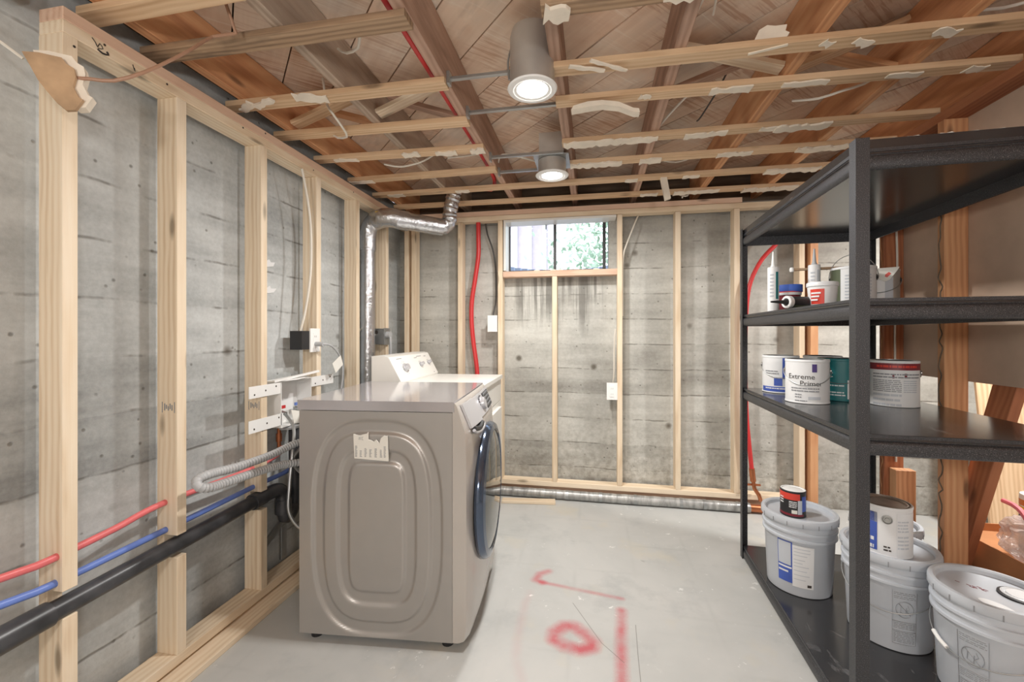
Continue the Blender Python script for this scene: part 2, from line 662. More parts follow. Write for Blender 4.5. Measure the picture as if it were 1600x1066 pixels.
M['blackpl'] = plain('black_plastic', rgb(38, 38, 40), .45, speck=.1)
M['abs'] = plain('black_drain_plastic', rgb(62, 63, 66), .32, speck=.45)
M['red'] = plain('red_tubing', rgb(206, 58, 60), .35, speck=.04)
M['blue'] = plain('blue_tubing', rgb(106, 132, 204), .38, speck=.06)
M['redp'] = plain('pale_red_tubing', rgb(220, 112, 114), .38, speck=.05)
M['greyhose'] = plain('grey_hose', rgb(176, 178, 180), .5, speck=.03)
M['cable'] = plain('white_cable', rgb(222, 216, 204), .5, speck=.03)
M['browncable'] = plain('brown_cable', rgb(166, 128, 104), .5, speck=.06)
M['darkcable'] = plain('dark_cable', rgb(66, 64, 62), .5)
M['copper'] = plain('copper', rgb(190, 120, 84), .35, .85, speck=.15)
M['zinc'] = plain('zinc_steel', rgb(170, 172, 172), .35, .8, speck=.08)
M['galv'] = plain('grey_can_metal', rgb(196, 193, 188), .42, .6, speck=.06)
M['screw'] = plain('dark_nail', rgb(60, 50, 44), .5)
M['ink'] = plain('ink', rgb(60, 54, 50), .8)
M['paper'] = plain('paper', rgb(228, 226, 218), .8, speck=.03)
M['lip'] = plain('bucket_grey', rgb(192, 197, 204), .35, speck=.02)
M['lipwhite'] = plain('bucket_white', rgb(222, 224, 226), .38, speck=.02)
M['label'] = plain('label_white', rgb(226, 227, 228), .5, speck=.01)
M['labelblue'] = plain('label_blue', rgb(66, 92, 176), .45, speck=.15)
M['labelink'] = plain('label_grey_print', rgb(142, 144, 148), .6)
M['tin'] = plain('tin', rgb(176, 176, 174), .28, .85, speck=.08)
M['teal'] = plain('teal_print', rgb(28, 112, 116), .4, speck=.05)
M['maroon'] = plain('maroon_print', rgb(124, 36, 48), .4, speck=.05)
M['redprint'] = plain('red_print', rgb(212, 66, 52), .4, speck=.04)
M['purple'] = plain('purple_print', rgb(74, 56, 120), .5)
M['tape'] = plain('blue_tape', rgb(64, 100, 190), .6, speck=.05)
M['yellow'] = plain('yellow_print', rgb(232, 196, 48), .5)
M['orange'] = plain('orange_print', rgb(208, 124, 52), .5)
M['cardboard'] = plain('orange_cardboard', rgb(186, 128, 84), .8, speck=.08)
M['pinkstrip'] = plain('pink_strip', rgb(226, 120, 130), .5)


def hammertone():
    t = NT('black_hammertone')
    v = t.coords()
    n = t.noise(v, 420, 3, .7)
    t.base(t.ramp(n, (.4, rgb(58, 59, 62)), (.6, rgb(84, 85, 89)), (.72, rgb(156, 157, 160))))
    t.set(Roughness=.38, Metallic=.55)
    t.bump(n, .35, .002)
    return t.m


def deck_mat():
    t = NT('black_laminate')
    v = t.coords()
    s = t.noise(t.scaled(v, 5, 2.2, 5), 1.6, 5, .72, 1.6)
    m = t.math('MULTIPLY', t.ramp(s, (.60, 0.0), (.66, .8), (.7, 0.0)), t.ramp(t.noise(v, 2.6, 2), (.5, 0.0), (.62, 1.0)))
    t.base(t.mix(t.math('MULTIPLY', m, .6), rgb(46, 46, 48), rgb(132, 132, 134)))
    t.set(Roughness=.2)
    t.p.inputs['Specular IOR Level'].default_value = .8
    t.bump(t.noise(v, 160, 2), .02, .001)
    return t.m


def foil_mat():
    t = NT('crinkled_foil')
    v = t.coords()
    t.base(rgb(200, 202, 206))
    t.set(Roughness=.2, Metallic=.95)
    n = t.noise(v, 38, 4, .6, .8)
    t.bump(n, .6, .008)
    return t.m


def wrap_mat():
    t = NT('foil_wrapped_insulation')
    v = t.coords()
    n = t.noise(t.scaled(v, 30, 8, 8), 1, 4, .6, .4)
    t.base(t.ramp(n, (.3, rgb(134, 134, 132)), (.7, rgb(196, 196, 194))))
    t.set(Roughness=.4, Metallic=.5)
    t.bump(n, .6, .006)
    return t.m


def bag_mat():
    t = NT('clear_plastic_bag')
    v = t.coords()
    n = t.noise(v, 22, 4, .6, 1.2)
    t.base(rgb(240, 226, 220))
    t.set(Roughness=.2, Alpha=.62)
    t.p.inputs['Transmission Weight'].default_value = .3
    t.bump(n, .8, .012)
    return t.m


def glass_mat():
    t = NT('window_glass')
    t.base((1, 1, 1, 1))
    t.set(Roughness=0.0, IOR=1.02)
    t.p.inputs['Transmission Weight'].default_value = 1
    t.bump(t.noise(t.coords(), 3, 2), .01, .001)
    return t.m


def emit_mat(name, col, s):
    t = NT(name)
    n = t.noise(t.coords(), 10, 1)
    t.base(t.ramp(n, (.0, col), (1.0, col)))
    t.p.inputs['Emission Color'].default_value = col
    t.p.inputs['Emission Strength'].default_value = s
    return t.m


def foam_mat():
    t = NT('lumpy_foam')
    v = t.coords()
    n = t.noise(v, 60, 4, .6)
    t.base(t.ramp(n, (.3, rgb(150, 140, 118)), (.7, rgb(196, 190, 170))))
    t.set(Roughness=.9)
    t.bump(n, .7, .01)
    return t.m


M['rack'] = hammertone()
M['deck'] = deck_mat()
M['foil'] = foil_mat()
M['wrap'] = wrap_mat()
M['bag'] = bag_mat()
M['glass'] = glass_mat()
M['lens'] = emit_mat('lit_lens', (1, .97, .9, 1), 14)
M['foam'] = foam_mat()
M['leaf'] = plain('pale_leaf', rgb(186, 206, 182), .6, speck=.15)
M['siding'] = plain('pale_siding', rgb(222, 208, 218), .7)
M['soil'] = plain('pale_gravel', rgb(190, 190, 190), .9, speck=.2)
M['well'] = plain('galvanised_well', rgb(176, 190, 214), .5, .3)

XL, YB = -1.5036, 3.325            # front faces of the left and back stud walls
XC, YC = -1.633, 3.445             # faces of the left and back concrete
XR = 1.494                         # front face of the open stud wall on the right
FAR = 3.1                          # far side of the space beyond it
REAR = -2.6

# ------------------------------------------------------------------ the setting
struct(obj('floor', MB().box((-1.9, REAR - .1, -.12), (FAR + .1, 3.75, 0)), M['floor']))

mb = MB().box((XC - .25, REAR, 0), (XC, 3.75, 2.36))
struct(obj('wall_left', mb, M['concrete_left']))
wx0, wx1, wz0, wz1 = -.70, .125, 1.755, 2.20
mb = MB()
mb.box((XC, YC, 0), (wx0, YC + .2, 2.25))
mb.box((wx1, YC, 0), (FAR, YC + .2, 2.25))
mb.box((wx0, YC, 0), (wx1, YC + .2, wz0))
mb.box((wx0, YC, wz1), (wx1, YC + .2, 2.25))
struct(obj('wall_back', mb, M['concrete_back']))
struct(obj('wall_right', MB().box((FAR, REAR, 0), (FAR + .1, 3.75, 2.5)), M['concrete_left']))
struct(obj('wall_rear', MB().box((XC - .25, REAR - .1, 0), (FAR, REAR, 2.5)), M['enamel']))
struct(obj('trim_1', MB().box((XC - .1, YC + .1, 2.25), (FAR, YC + .14, 2.5)), M['rim']))
struct(obj('trim_2', MB().box((XC - .16, REAR, 2.36), (XC - .12, YC + .1, 2.5)), M['rim']))

ceil = obj('ceiling', MB().box((XC - .2, REAR, 2.516), (FAR, YC + .14, 2.55)), M['dark'])
struct(ceil)


def clip(poly, n, d):
    out = []
    for i in range(len(poly)):
        a, b = poly[i], poly[(i + 1) % len(poly)]
        da, db = a[0] * n[0] + a[1] * n[1] - d, b[0] * n[0] + b[1] * n[1] - d
        if da <= 0:
            out.append(a)
        if da * db < 0:
            k = da / (da - db)
            out.append((a[0] + (b[0] - a[0]) * k, a[1] + (b[1] - a[1]) * k))
    return out


s2 = math.sqrt(.5)
R45 = Matrix.Rotation(-PI / 4, 4, 'Z')
for k in range(-15, 24):
    d0 = .04 + .2125 * k + .003
    d1 = d0 + .2125 - .006
    poly = [(XC - .1, REAR), (FAR, REAR), (FAR, YC + .1), (XC - .1, YC + .1)]
    poly = clip(poly, (s2, s2), d1)
    poly = clip(poly, (-s2, -s2), -d0) if poly else poly
    if len(poly) < 3:
        continue
    cx = sum(p[0] for p in poly) / len(poly); cy = sum(p[1] for p in poly) / len(poly)
    B = Matrix.Translation((cx, cy, 2.492 + random.uniform(0, .003))) @ R45
    Bi = B.inverted()
    pl = [(Bi @ Vector((x, y, 0)))[:2] for x, y in poly]
    mb = MB().prism(pl, 0, .021)
    link('plank', finish(mb.bm, 30), M['plank'], ceil, B)

JX = [-1.512, -1.04, -.603, -.136, .312, .768, 1.208, 1.66, 2.11, 2.56, 3.0]
JM = ['fir', 'greyjoist', 'joist', 'joist', 'joist', 'fir', 'fir', 'fir', 'fir', 'fir', 'fir']
for x, m in zip(JX, JM):
    lumber('joist', (x, (YC + .1 + REAR) / 2, 2.393), (YC + .1 - REAR, .043, .196), M[m], ceil, (0, 1, 0), (0, 0, 1))

rnd = random.Random(3)
def strip(x0, y0, x1, y1, wd=.062, mat='strip', th=.024):
    a, b = Vector((x0, y0, 0)), Vector((x1, y1, 0))
    c = (a + b) / 2
    return lumber('furring_strip', (c.x, c.y, 2.283), ((b - a).length, wd, th), M[mat], ceil, (b - a), (0, 0, 1), .0015)


def scrap(par, x, y, L, W, th=.006, drop=0.0, mat='tile', rz=0.0, tilt=0.0):
    """a torn flake of the old ceiling board still stapled to a strip"""
    n = max(5, int(L / .018))
    top = [(-L / 2 + L * i / n, W / 2 + rnd.uniform(-.3, .25) * W) for i in range(n + 1)]
    bot = [(L / 2 - L * i / n, -W / 2 + rnd.uniform(-.2, .2) * W) for i in range(n + 1)]
    mb = MB()
    mb.M = Matrix.Translation((x, y, 2.2705 - th - drop)) @ Matrix.Rotation(rz, 4, 'Z') @ Matrix.Rotation(tilt, 4, 'Y')
    mb.prism(top + bot, 0, th)
    return obj('board_scrap', mb, M[mat], par)


SL = {}
strip(-1.60, 1.10, -1.03, 1.09, .066)
SL['A'] = strip(-1.60, 1.295, -.585, 1.30, .07, 'oldstrip')
SL['B'] = strip(-1.60, 1.655, -.583, 1.66)
SL['C'] = strip(-1.60, 1.945, -.583, 1.975)
SL['D'] = strip(-1.59, 2.25, -.583, 2.275)
SL['E'] = strip(-1.59, 2.60, -.583, 2.585)
SL['A2'] = strip(-.158, 1.335, 1.56, 1.345, .06, 'oldstrip')
SL['B2'] = strip(-.158, 1.65, 1.56, 1.68, .064)
SL['C2'] = strip(-.158, 1.885, 1.56, 1.925)
SL['D2'] = strip(-.158, 2.295, 1.56, 2.305)
SL['E2'] = strip(-.158, 2.585, 1.56, 2.585)
SL['F'] = strip(-1.58, 2.905, 1.56, 2.895)
SL['G'] = strip(-1.56, 3.205, 1.56, 3.24)
for k in range(4):                                 # the same strips go on over the camera
    strip(-1.6, .80 - .305 * k, 1.56, .81 - .305 * k, .062)

for key, x, y, L, W, th, dr, rz in (
        ('B', -1.50, 1.64, .10, .035, .008, .002, -.5), ('B', -1.40, 1.62, .12, .03, .008, .006, -.35), ('B', -1.18, 1.63, .14, .05, .006, .0, .3),
        ('D', -1.40, 2.25, .14, .035, .007, 0, .1), ('D', -1.0, 2.25, .10, .05, .007, 0, 0), ('D', -.80, 2.27, .12, .05, .008, 0, .1), ('D', -.62, 2.275, .08, .06, .01, 0, 0),
        ('E', -1.5, 2.6, .16, .04, .006, 0, 0), ('F', -.9, 2.9, .1, .05, .006, 0, 0), ('F', -1.4, 2.9, .12, .05, .006, 0, 0),
        ('A2', -.11, 1.345, .08, .06, .012, 0, .2), ('A2', .26, 1.33, .10, .06, .008, 0, 0),
        ('B2', -.02, 1.63, .14, .018, .006, .008, .35), ('B2', .06, 1.62, .16, .014, .006, .012, .55), ('B2', .92, 1.675, .07, .04, .004, 0, .4), ('B2', 1.16, 1.67, .08, .04, .004, 0, .3), ('B2', .80, 1.66, .04, .03, .003, 0, .5),
        ('C2', .56, 1.90, .16, .04, .006, 0, .05), ('C2', .84, 1.905, .17, .035, .006, 0, .05), ('C2', 1.19, 1.915, .12, .03, .005, 0, .1), ('C2', 1.43, 1.92, .06, .04, .004, 0, .3), ('C2', .22, 1.89, .05, .03, .004, 0, .3),
        ('D2', .0, 2.295, .3, .06, .008, 0, 0), ('D2', .24, 2.30, .18, .055, .008, 0, 0), ('D2', .56, 2.30, .2, .05, .007, 0, 0), ('D2', 1.0, 2.30, .24, .055, .009, 0, 0), ('D2', .86, 2.295, .1, .04, .006, 0, .1),
        ('E2', .02, 2.585, .3, .06, .009, 0, 0), ('E2', .33, 2.585, .12, .06, .009, 0, 0), ('E2', .78, 2.58, .18, .05, .007, 0, 0), ('E2', 1.22, 2.585, .25, .06, .01, 0, 0),
        ('F', .62, 2.9, .1, .04, .006, 0, 0), ('F', 1.2, 2.895, .3, .06, .01, 0, 0), ('F', .25, 2.9, .08, .05, .006, 0, 0),
        ('G', .72, 3.22, .3, .06, .009, 0, 0), ('G', 1.2, 3.235, .34, .065, .012, 0, 0), ('G', .4, 3.215, .12, .05, .007, 0, 0)):
    scrap(SL[key], x, y, L, W, th, dr, 'tile', rz)
# the chunk curling up over strip B2, and the long sagging curl under strip C2
mb = MB(); mb.M = Matrix.Translation((.615, 1.66, 2.268)) @ Matrix.Rotation(-.25, 4, 'Z')
mb.prism([(-.065, 0), (-.03, .075), (-.005, .085), (.02, .075), (.055, .07), (.05, .05), (.062, .04), (.05, .02), (.058, 0)], -.012, .0, 'y')
mb.M = mb.M @ Matrix.Translation((0, -.012, 0))
obj('board_scrap', mb, M['tile'], SL['B2'])
mb = MB()
pts = [(-.07, -.012), (-.06, .006), (.0, .018), (.06, .018), (.13, .004), (.19, -.028), (.212, -.032), (.215, -.048), (.19, -.045), (.13, -.016), (.06, -.002), (.0, -.006)]
mb.M = Matrix.Translation((-.02, 1.875, 2.238))
mb.prism(pts, -.022, .022, 'y')
obj('board_scrap', mb, M['tile'], SL['C2'])
mb = MB(); mb.prism([(-.72 + .22, 0), (-.68 + .22, 0), (-.655 + .22, -.14), (-.69 + .22, -.15)], 0, .03, 'y')
mb.M = Matrix.Identity(4)
for v_ in mb.bm.verts:
    v_.co += Vector((.93, 2.88, 2.275))
obj('board_scrap', mb, M['tile'], SL['F'])


def brace(a, b, wd=.064, th=.02, mat='strip'):
    a, b = Vector(a), Vector(b)
    lumber('bridging', (a + b) / 2, ((b - a).length, wd, th), M[mat], ceil, b - a, (0, 0, 1), .0015)


# cross bridging between the joists
def cross(i, y, mats=('strip', 'fir'), dy=.07):
    xa, xb = JX[i] + .022, JX[i + 1] - .022
    brace((xa, y, 2.325), (xb, y, 2.465), mat=mats[0])
    brace((xa, y + dy, 2.465), (xb, y + dy, 2.325), mat=mats[1])
cross(0, 1.93, ('strip', 'fir'))
cross(1, 1.91, ('pine', 'joist'), .12)
cross(4, 1.98, ('joist', 'pine'), -.1)
cross(5, 1.9, ('strip', 'fir'))

# ------------------------------------------------------------------ stud walls
S = .4064
Y2 = 1.3555
frame_l = thing('stud_wall', 'pale new pine stud wall standing before the left concrete wall', 'stud wall', (XL - .045, 2, 0))
dep = .089


def stud(parent, x, y, z0, z1, axis, mat='pine', notch=None, w_=.038, d_=dep):
    """upright 2x4; axis is the direction its depth runs away from the room"""
    if not notch:
        c = {'x-': (x - d_ / 2, y, 0), 'y+': (x, y + d_ / 2, 0), 'x+': (x + d_ / 2, y, 0)}[axis]
        c = (c[0], c[1], (z0 + z1) / 2)
        up = (1, 0, 0) if axis == 'y+' else (0, 1, 0)
        return lumber('stud', c, (z1 - z0, d_, w_), M[mat], parent, (0, 0, 1), up)
    zc = (z0 + z1) / 2
    n0, n1, nd = notch[0] - zc, notch[1] - zc, notch[2]
    h = (z1 - z0) / 2
    # profile in (length, depth): depth 0 is the room side
    poly = [(-h, 0), (n0, 0), (n0, nd), (n1, nd), (n1, 0), (h, 0), (h, d_), (-h, d_)]
    mb = MB().prism(poly, -w_ / 2, w_ / 2)
    B = frame((x, y, zc), (0, 0, 1), (0, 1, 0))
    # local X up, local Z along +y, local Y = Z x X = +x ; flip depth so it runs to -x
    for v_ in mb.bm.verts:
        v_.co.y *= -1
    bmesh.ops.recalc_face_normals(mb.bm, faces=mb.bm.faces)
    bmesh.ops.bevel(mb.bm, geom=[e for e in mb.bm.edges if e.calc_face_angle(0) > .5], offset=.0015, segments=1, affect='EDGES')
    return link('stud', finish(mb.bm, 30), M[mat], parent, B)


ZB, ZT = .076, 2.136
ys = [.9905, Y2 - .019] + [Y2 - .019 + S * k for k in range(1, 5)]
nz = [(.436, .514, .058), (.436, .517, .058), (.446, .53, .058)]
studs_l = []
for i, y in enumerate(ys):
    studs_l.append(stud(frame_l, XL, y, ZB, ZT, 'x-', 'pine', nz[i] if i < 3 else None))
yl0, yl1 = .972, YC - .02
for nm, z, m in (('bottom_plate', .057, 'pine'), ('top_plate', 2.155, 'pine'), ('top_plate', 2.193, 'plate')):
    lumber(nm, (XL - dep / 2, (yl0 + yl1) / 2 if nm == 'top_plate' else (yl0 + yl1) / 2 + .0, z), (yl1 - yl0, dep, .038), M[m], frame_l, (0, 1, 0), (0, 0, 1))
for y in (-.2, .8, 1.7, 2.6):
    lumber('shim', (XL - dep / 2, y, .0315), (.2, .05, .012), M['pine'], frame_l, (0, 1, 0), (0, 0, 1))
lumber('base_board', (XL - dep / 2 + .05, (REAR + 3.3) / 2 + .9, .0125), (4.1, .14, .025), M['pine'], frame_l, (0, 1, 0), (0, 0, 1))

# nail heads, pencil marks and grade stamps that sit on the boards
mb = MB()
for y, z in ((1.0, 2.11), (1.08, 2.168), (1.28, 2.16), (1.62, 2.165), (1.75, 2.2), (2.1, 2.16), (2.5, 2.17)):
    mb.lathe([(.0, .0012), (.0035, .0012), (.004, 0)], 8, (XL, y, z), axis='x')
obj('nail_head', mb, M['screw'], frame_l)
def pencil(parent, pts, r=.0014, mat='ink'):
    obj('pencil_mark', MB().tube(pts, r, 5), M[mat], parent)
X_ = XL + .0006
pencil(frame_l, [(X_, 1.045, 2.168), (X_, 1.055, 2.158), (X_, 1.06, 2.148), (X_, 1.066, 2.163), (X_, 1.075, 2.152), (X_, 1.062, 2.146)])
pencil(frame_l, [(X_, 1.06, 2.142), (X_, 1.075, 2.138), (X_, 1.09, 2.143), (X_, 1.085, 2.15)], .003)
pencil(frame_l, [(X_, 1.163, 2.158), (X_, 1.166, 2.148), (X_, 1.17, 2.14), (X_, 1.168, 2.15)])
for st, z in ((studs_l[1], .99), (studs_l[2], .93)):     # the faint mill stamps
    yy = ys[studs_l.index(st)] - .0195
    mb = MB()
    for dx in (-.066, -.012):
        mb.box((XL + dx, yy - .0006, z - .02), (XL + dx + .003, yy, z + .02))
    for k in range(5):
        mb.box((XL - .056 + k * .008, yy - .0006, z - .012 + (k % 2) * .006), (XL - .0515 + k * .008, yy, z + .014 - (k % 3) * .005))
    obj('mill_stamp', mb, M['labelink'], st)

frame_b = thing('stud_wall', 'pale pine stud wall around the small window of the back wall', 'stud wall', (.1, YB + .045, 0))
zb0, zb1 = .111, 2.168
for x0 in (-1.522, -1.46):
    stud(frame_b, x0 + .003, YB, zb0, zb1, 'y+')
for x in (-1.055, -.722, .204, .6215, 1.0245, 1.4485):
    stud(frame_b, x, YB, zb0, zb1, 'y+')
stud(frame_b, -.2895, YB, zb0, 1.712, 'y+')
bx0, bx1 = XC + .01, 1.47
lumber('bottom_plate', ((bx0 + bx1) / 2, YB + dep / 2, .0915), (bx1 - bx0, dep, .038), M['pine'], frame_b, (1, 0, 0), (0, 0, 1))
lumber('base_board', ((bx0 + bx1) / 2, YB + dep / 2 + .015, .0355), (bx1 - bx0, dep - .03, .071), M['plate'], frame_b, (1, 0, 0), (0, 0, 1))
lumber('top_plate', ((XL + 1.48) / 2, YB + dep / 2, 2.189), (1.48 - XL, dep, .038), M['pine'], frame_b, (1, 0, 0), (0, 0, 1))
lumber('top_plate', ((XL + 1.06) / 2, YB + dep / 2, 2.229), (1.06 - XL, dep, .038), M['plate'], frame_b, (1, 0, 0), (0, 0, 1))
lumber('window_sill_board', (-.2575, YB + dep / 2, 1.736), (.885, dep, .045), M['plate'], frame_b, (1, 0, 0), (0, 0, 1))

frame_r = thing('stud_wall', 'open wall of old orange studs behind the black shelving', 'stud wall', (XR + .045, 1.6, 0))
stud(frame_r, XR, 2.177, 0, 2.19, 'x+', 'fir')
stud(frame_r, XR, 2.565, 0, 2.19, 'x+', 'redfir')
for y in (1.35, .95, .5):
    stud(frame_r, XR, y, 0, 2.19, 'x+', 'fir')
stud(frame_r, 1.511, YB - .03, 0, 2.25, 'y+', 'fir', None, .05, .10)
lumber('top_plate', (XR + dep / 2, 1.2, 2.21), (2.76, dep, .04), M['redfir'], frame_r, (0, 1, 0), (0, 0, 1))
lumber('short_block', (XR + .02 + dep / 2, 2.515, .285), (.57, dep, .05), M['fir'], frame_r, (0, 0, 1), (0, 1, 0))
a, b = Vector((1.62, 2.335, .03)), Vector((1.62, 1.945, 1.30))
lumber('diagonal_brace', (a + b) / 2, ((b - a).length, .10, .038), M['redfir'], frame_r, b - a, (1, 0, 0))
mb = MB().box((XR + dep, 1.3, 1.058), (XR + dep + .013, 2.585, 2.24))
obj('drywall_sheet', mb, M['drywall'], frame_r)
mb = MB().box((XR + dep, .3, 1.058), (XR + dep + .013, 1.297, 2.24))
obj('drywall_sheet', mb, M['drywall'], frame_r)
for y, seed in ((2.177, 1), (2.565, 2)):            # squiggles of old adhesive on the stud edges
    rr = random.Random(seed)
    z = .25
    pts = []
    while z < 2.15:
        pts.append((XR - .001, y + rr.uniform(-.012, .012), z))
        z += rr.uniform(.02, .05)
    obj('glue_bead', MB().tube(pts, .0026, 5, step=.01), M['rim'] if seed == 1 else M['fir'], frame_r)
obj('cable', MB().tube([(1.55, 2.54, 2.15), (1.545, 2.54, 1.9), (1.55, 2.54, 1.6), (1.54, 2.54, 1.3), (1.545, 2.54, .6)], .005, 6), M['cable'], frame_r)

# ------------------------------------------------------------------ window
win = obj('window_1', MB().box((wx0 + .012, YC + .03, 1.78), (wx0 + .03, YC + .06, wz1 - .01)).box((wx1 - .045, YC + .03, 1.78), (wx1 - .02, YC + .06, wz1 - .01))
          .box((wx0 + .012, YC + .03, wz1 - .024), (wx1 - .02, YC + .06, wz1 - .008)).box((wx0 + .012, YC + .03, 1.76), (wx1 - .02, YC + .06, 1.785)), M['blackpl'])
struct(win)
mxc = -.30
obj('window_mullion', MB().box((mxc - .011, YC + .028, 1.785), (mxc + .011, YC + .062, wz1 - .02)), M['blackpl'], win)
obj('window_pane', MB().box((wx0 + .03, YC + .043, 1.785), (mxc - .011, YC + .047, wz1 - .024)), M['glass'], win)
obj('window_pane', MB().box((mxc + .011, YC + .043, 1.785), (wx1 - .045, YC + .047, wz1 - .024)), M['glass'], win)
obj('window_liner', MB().box((-.694, YB, 1.765), (-.678, YC + .028, 2.168)).box((-.694, YB - .001, 2.150), (.178, YC + .028, 2.167)), M['enamel'], win)
obj('window_catch', MB().box((-.375, YC + .02, 2.115), (-.368, YC + .03, 2.175)), M['blackpl'], win)
for y, z, k_ in ((1.872 + .05, 1.625, 1.0), (1.905 + .02, 1.49, 1.2)):
    mb = MB()
    mb.prism([(-.035 * k_, -.012), (-.01, -.02), (.03, -.012), (.04 * k_, .01), (.012, .006), (.0, .02), (-.02, .008)], -.001, .004, 'x')
    for v_ in mb.bm.verts:
        v_.co += Vector((XC, y, z))
    obj('plaster_blob', mb, M['label'], bpy.data.objects['wall_left'])
mb = MB()
for x in (-.43, -.30, -.25, .03):
    mb.prism([(x - .03, 1.7585), (x - .02, 1.768), (x, 1.771), (x + .02, 1.766), (x + .03, 1.7585)], YB + .03, YB + .07, 'y')
obj('window_caulk', mb, M['tile'], win)
# outdoors
struct(obj('ground', MB().box((-6, 3.76, 1.60), (7, 12, 1.66)), M['soil']))
mb = MB()
N = 40
pts = []
for i in range(N + 1):
    a = PI * i / N
    r = .52 + .012 * math.cos(i * PI)
    pts.append((-.28 + r * 1.05 * math.cos(a), 3.74 + r * math.sin(a)))
inn = [(x * 1.0, y) for x, y in pts]
outp = [(-.28 + (x + .28) * 1.02, 3.74 + (y - 3.74) * 1.02) for x, y in pts]
mb.prism(inn + outp[::-1], 1.5, 1.90)
tag(obj('window_well', mb, M['well']), 'curved galvanised window well just outside the basement window', 'window well')
hs = thing('neighbor_building', 'pale building with upright battens seen through the window', 'building', (-2.2, 7, 1.66))
obj('wall', MB().box((-4.5, 7, 1.66), (-.72, 7.3, 3.75)), M['siding'], hs)
for k in range(16):
    obj('batten', MB().box((-4.4 + .24 * k, 6.94, 1.66), (-4.34 + .24 * k, 7.0, 3.75)), M['enamel'], hs)
obj('eave', MB().box((-4.8, 6.2, 3.6), (2.2, 7.4, 3.85)), M['well'], hs)
sh = thing('shrub', 'leafy pale green shrub outside the right window pane', 'shrub', (.40, 5.5, 1.66))
mb = MB()
rs = random.Random(11)
for _ in range(2600):
    u, v_, w_ = rs.gauss(0, .42), rs.gauss(0, .35), rs.uniform(0, 1.9)
    p = Vector((.40 + u, 5.5 + v_ * .8, 1.68 + w_))
    d1 = Vector((rs.uniform(-1, 1), rs.uniform(-1, 1), rs.uniform(-1, 1))).normalized() * .05
    d2 = d1.orthogonal().normalized() * .028
    mb.face([mb.v(p - d1), mb.v(p + d2), mb.v(p + d1), mb.v(p - d2)])
fo = obj('foliage', mb, M['leaf'], sh)
fo['kind'] = 'stuff'
mb = MB()
for k in range(7):
    mb.tube([(.40, 5.5, 1.66), (.40 + rs.uniform(-.2, .2), 5.5, 2.3), (.40 + rs.uniform(-.5, .5), 5.5 + rs.uniform(-.25, .25), 3.2)], .012, 5)
obj('stem', mb, M['rim'], sh)

# ------------------------------------------------------------------ ceiling lights
def can_light(x, y, z, label, power, housing='round', bars=True):
    t = thing('recessed_light', label, 'ceiling light', (x, y, z), 0, 'recessed can lights in a row between the joists')
    n = 40
    if housing == 'round':
        obj('housing', MB().lathe([(.078, .012), (.086, .012), (.086, .2), (.08, .225), (.06, .238), (0, .24), ], n, (x, y, z)), M['galv'], t)
        obj('strap', MB().tube([(x - .09, y - .005, z + .05), (x - .095, y - .005, z + .12), (x - .085, y, z + .17)], .004, 6), M['zinc'], t)
    else:
        obj('housing', MB().lathe([(.07, .012), (.08, .012), (.08, .09), (.0, .092)], n, (x, y, z)), M['galv'], t)
        obj('junction_box', MB().box((x - .07, y - .055, z + .125), (x + .075, y + .085, z + .235)), M['galv'], t, .004)
        obj('mounting_plate', MB().box((x - .10, y - .09, z + .092), (x + .10, y + .13, z + .097)), M['zinc'], t)
    obj('trim_ring', MB().lathe([(.058, .012), (.06, .004), (.075, 0), (.092, .002), (.096, .007), (.09, .012)], n, (x, y, z)), M['white'], t)
    obj('lens', MB().lathe([(0, .004), (.05, .005), (.0595, .008)], n, (x, y, z)), M['lens'], t)
    if bars:
        for dy in (-.09, .14) if housing != 'round' else (.03, .30):
            xa, xb = JX[2] + .022, JX[3] - .022
            zz = z + .098
            obj('hanger_bar', MB().box((xa, y + dy - .009, zz - .003), (xb, y + dy + .009, zz)).box((xa, y + dy + .004, zz), (xb, y + dy + .006, zz + .016))
                .box((xa, y + dy - .015, zz - .02), (xa + .012, y + dy + .015, zz + .03)), M['zinc'], t)
    L = bpy.data.lights.new('can_lamp', 'AREA')
    L.shape = 'DISK'
    L.size = .115
    L.energy = power
    L.color = (1, .975, .935)
    lo = bpy.data.objects.new('can_lamp', L)
    C.objects.link(lo)
    lo.location = (x, y, z + .0015)
    lo.parent = t
    lo.matrix_parent_inverse = world(t).inverted()
    return t


can_light(-.228, 1.635, 2.2, 'lit recessed can light with tall round grey housing, nearer the camera', CAN_POWER)
can_light(-.23, 2.48, 2.175, 'lit recessed can light with square junction box, nearer the window', CAN_POWER, 'square')
def fill_bulb(x, y, z, label):  # invented bulb, out of view, added only to lift ceiling and walls
    t = thing('fill_bulb', label, 'fill light', (x, y, z))
    obj('cord', MB().tube([(x, y, z + .09), (x, y, 2.30)], .004, 6, False), M['blackpl'], t)
    obj('socket', MB().lathe([(0, .1), (.018, .095), (.021, .06), (.021, .035), (0, .034)], 20, (x, y, z)), M['blackpl'], t)
    obj('bulb', MB().lathe([(.013, .033), (.016, .02), (.028, .0), (.03, -.018), (.022, -.04), (0, -.048)], 20, (x, y, z)), M['lens'], t)
    L = bpy.data.lights.new('fill_lamp', 'POINT')
    L.shadow_soft_size = .12
    L.energy = FILL_POWER
    L.color = (1, .97, .93)
    lo = bpy.data.objects.new('fill_lamp', L)
    C.objects.link(lo)
    lo.location = (x, y, z - .18)
    lo.parent = t
    lo.matrix_parent_inverse = world(t).inverted()
fill_bulb(-.55, -.75, 1.75, 'added unseen fill bulb hanging behind the camera on the left')
fill_bulb(.75, -.75, 1.75, 'added unseen fill bulb hanging behind the camera on the right')
can_light(2.25, 2.35, 2.2, 'added unseen can light brightening the space beyond the open stud wall', SIDE_FILL_POWER, 'round', False)  # extra fixture, out of view, added to brighten the concrete at back right

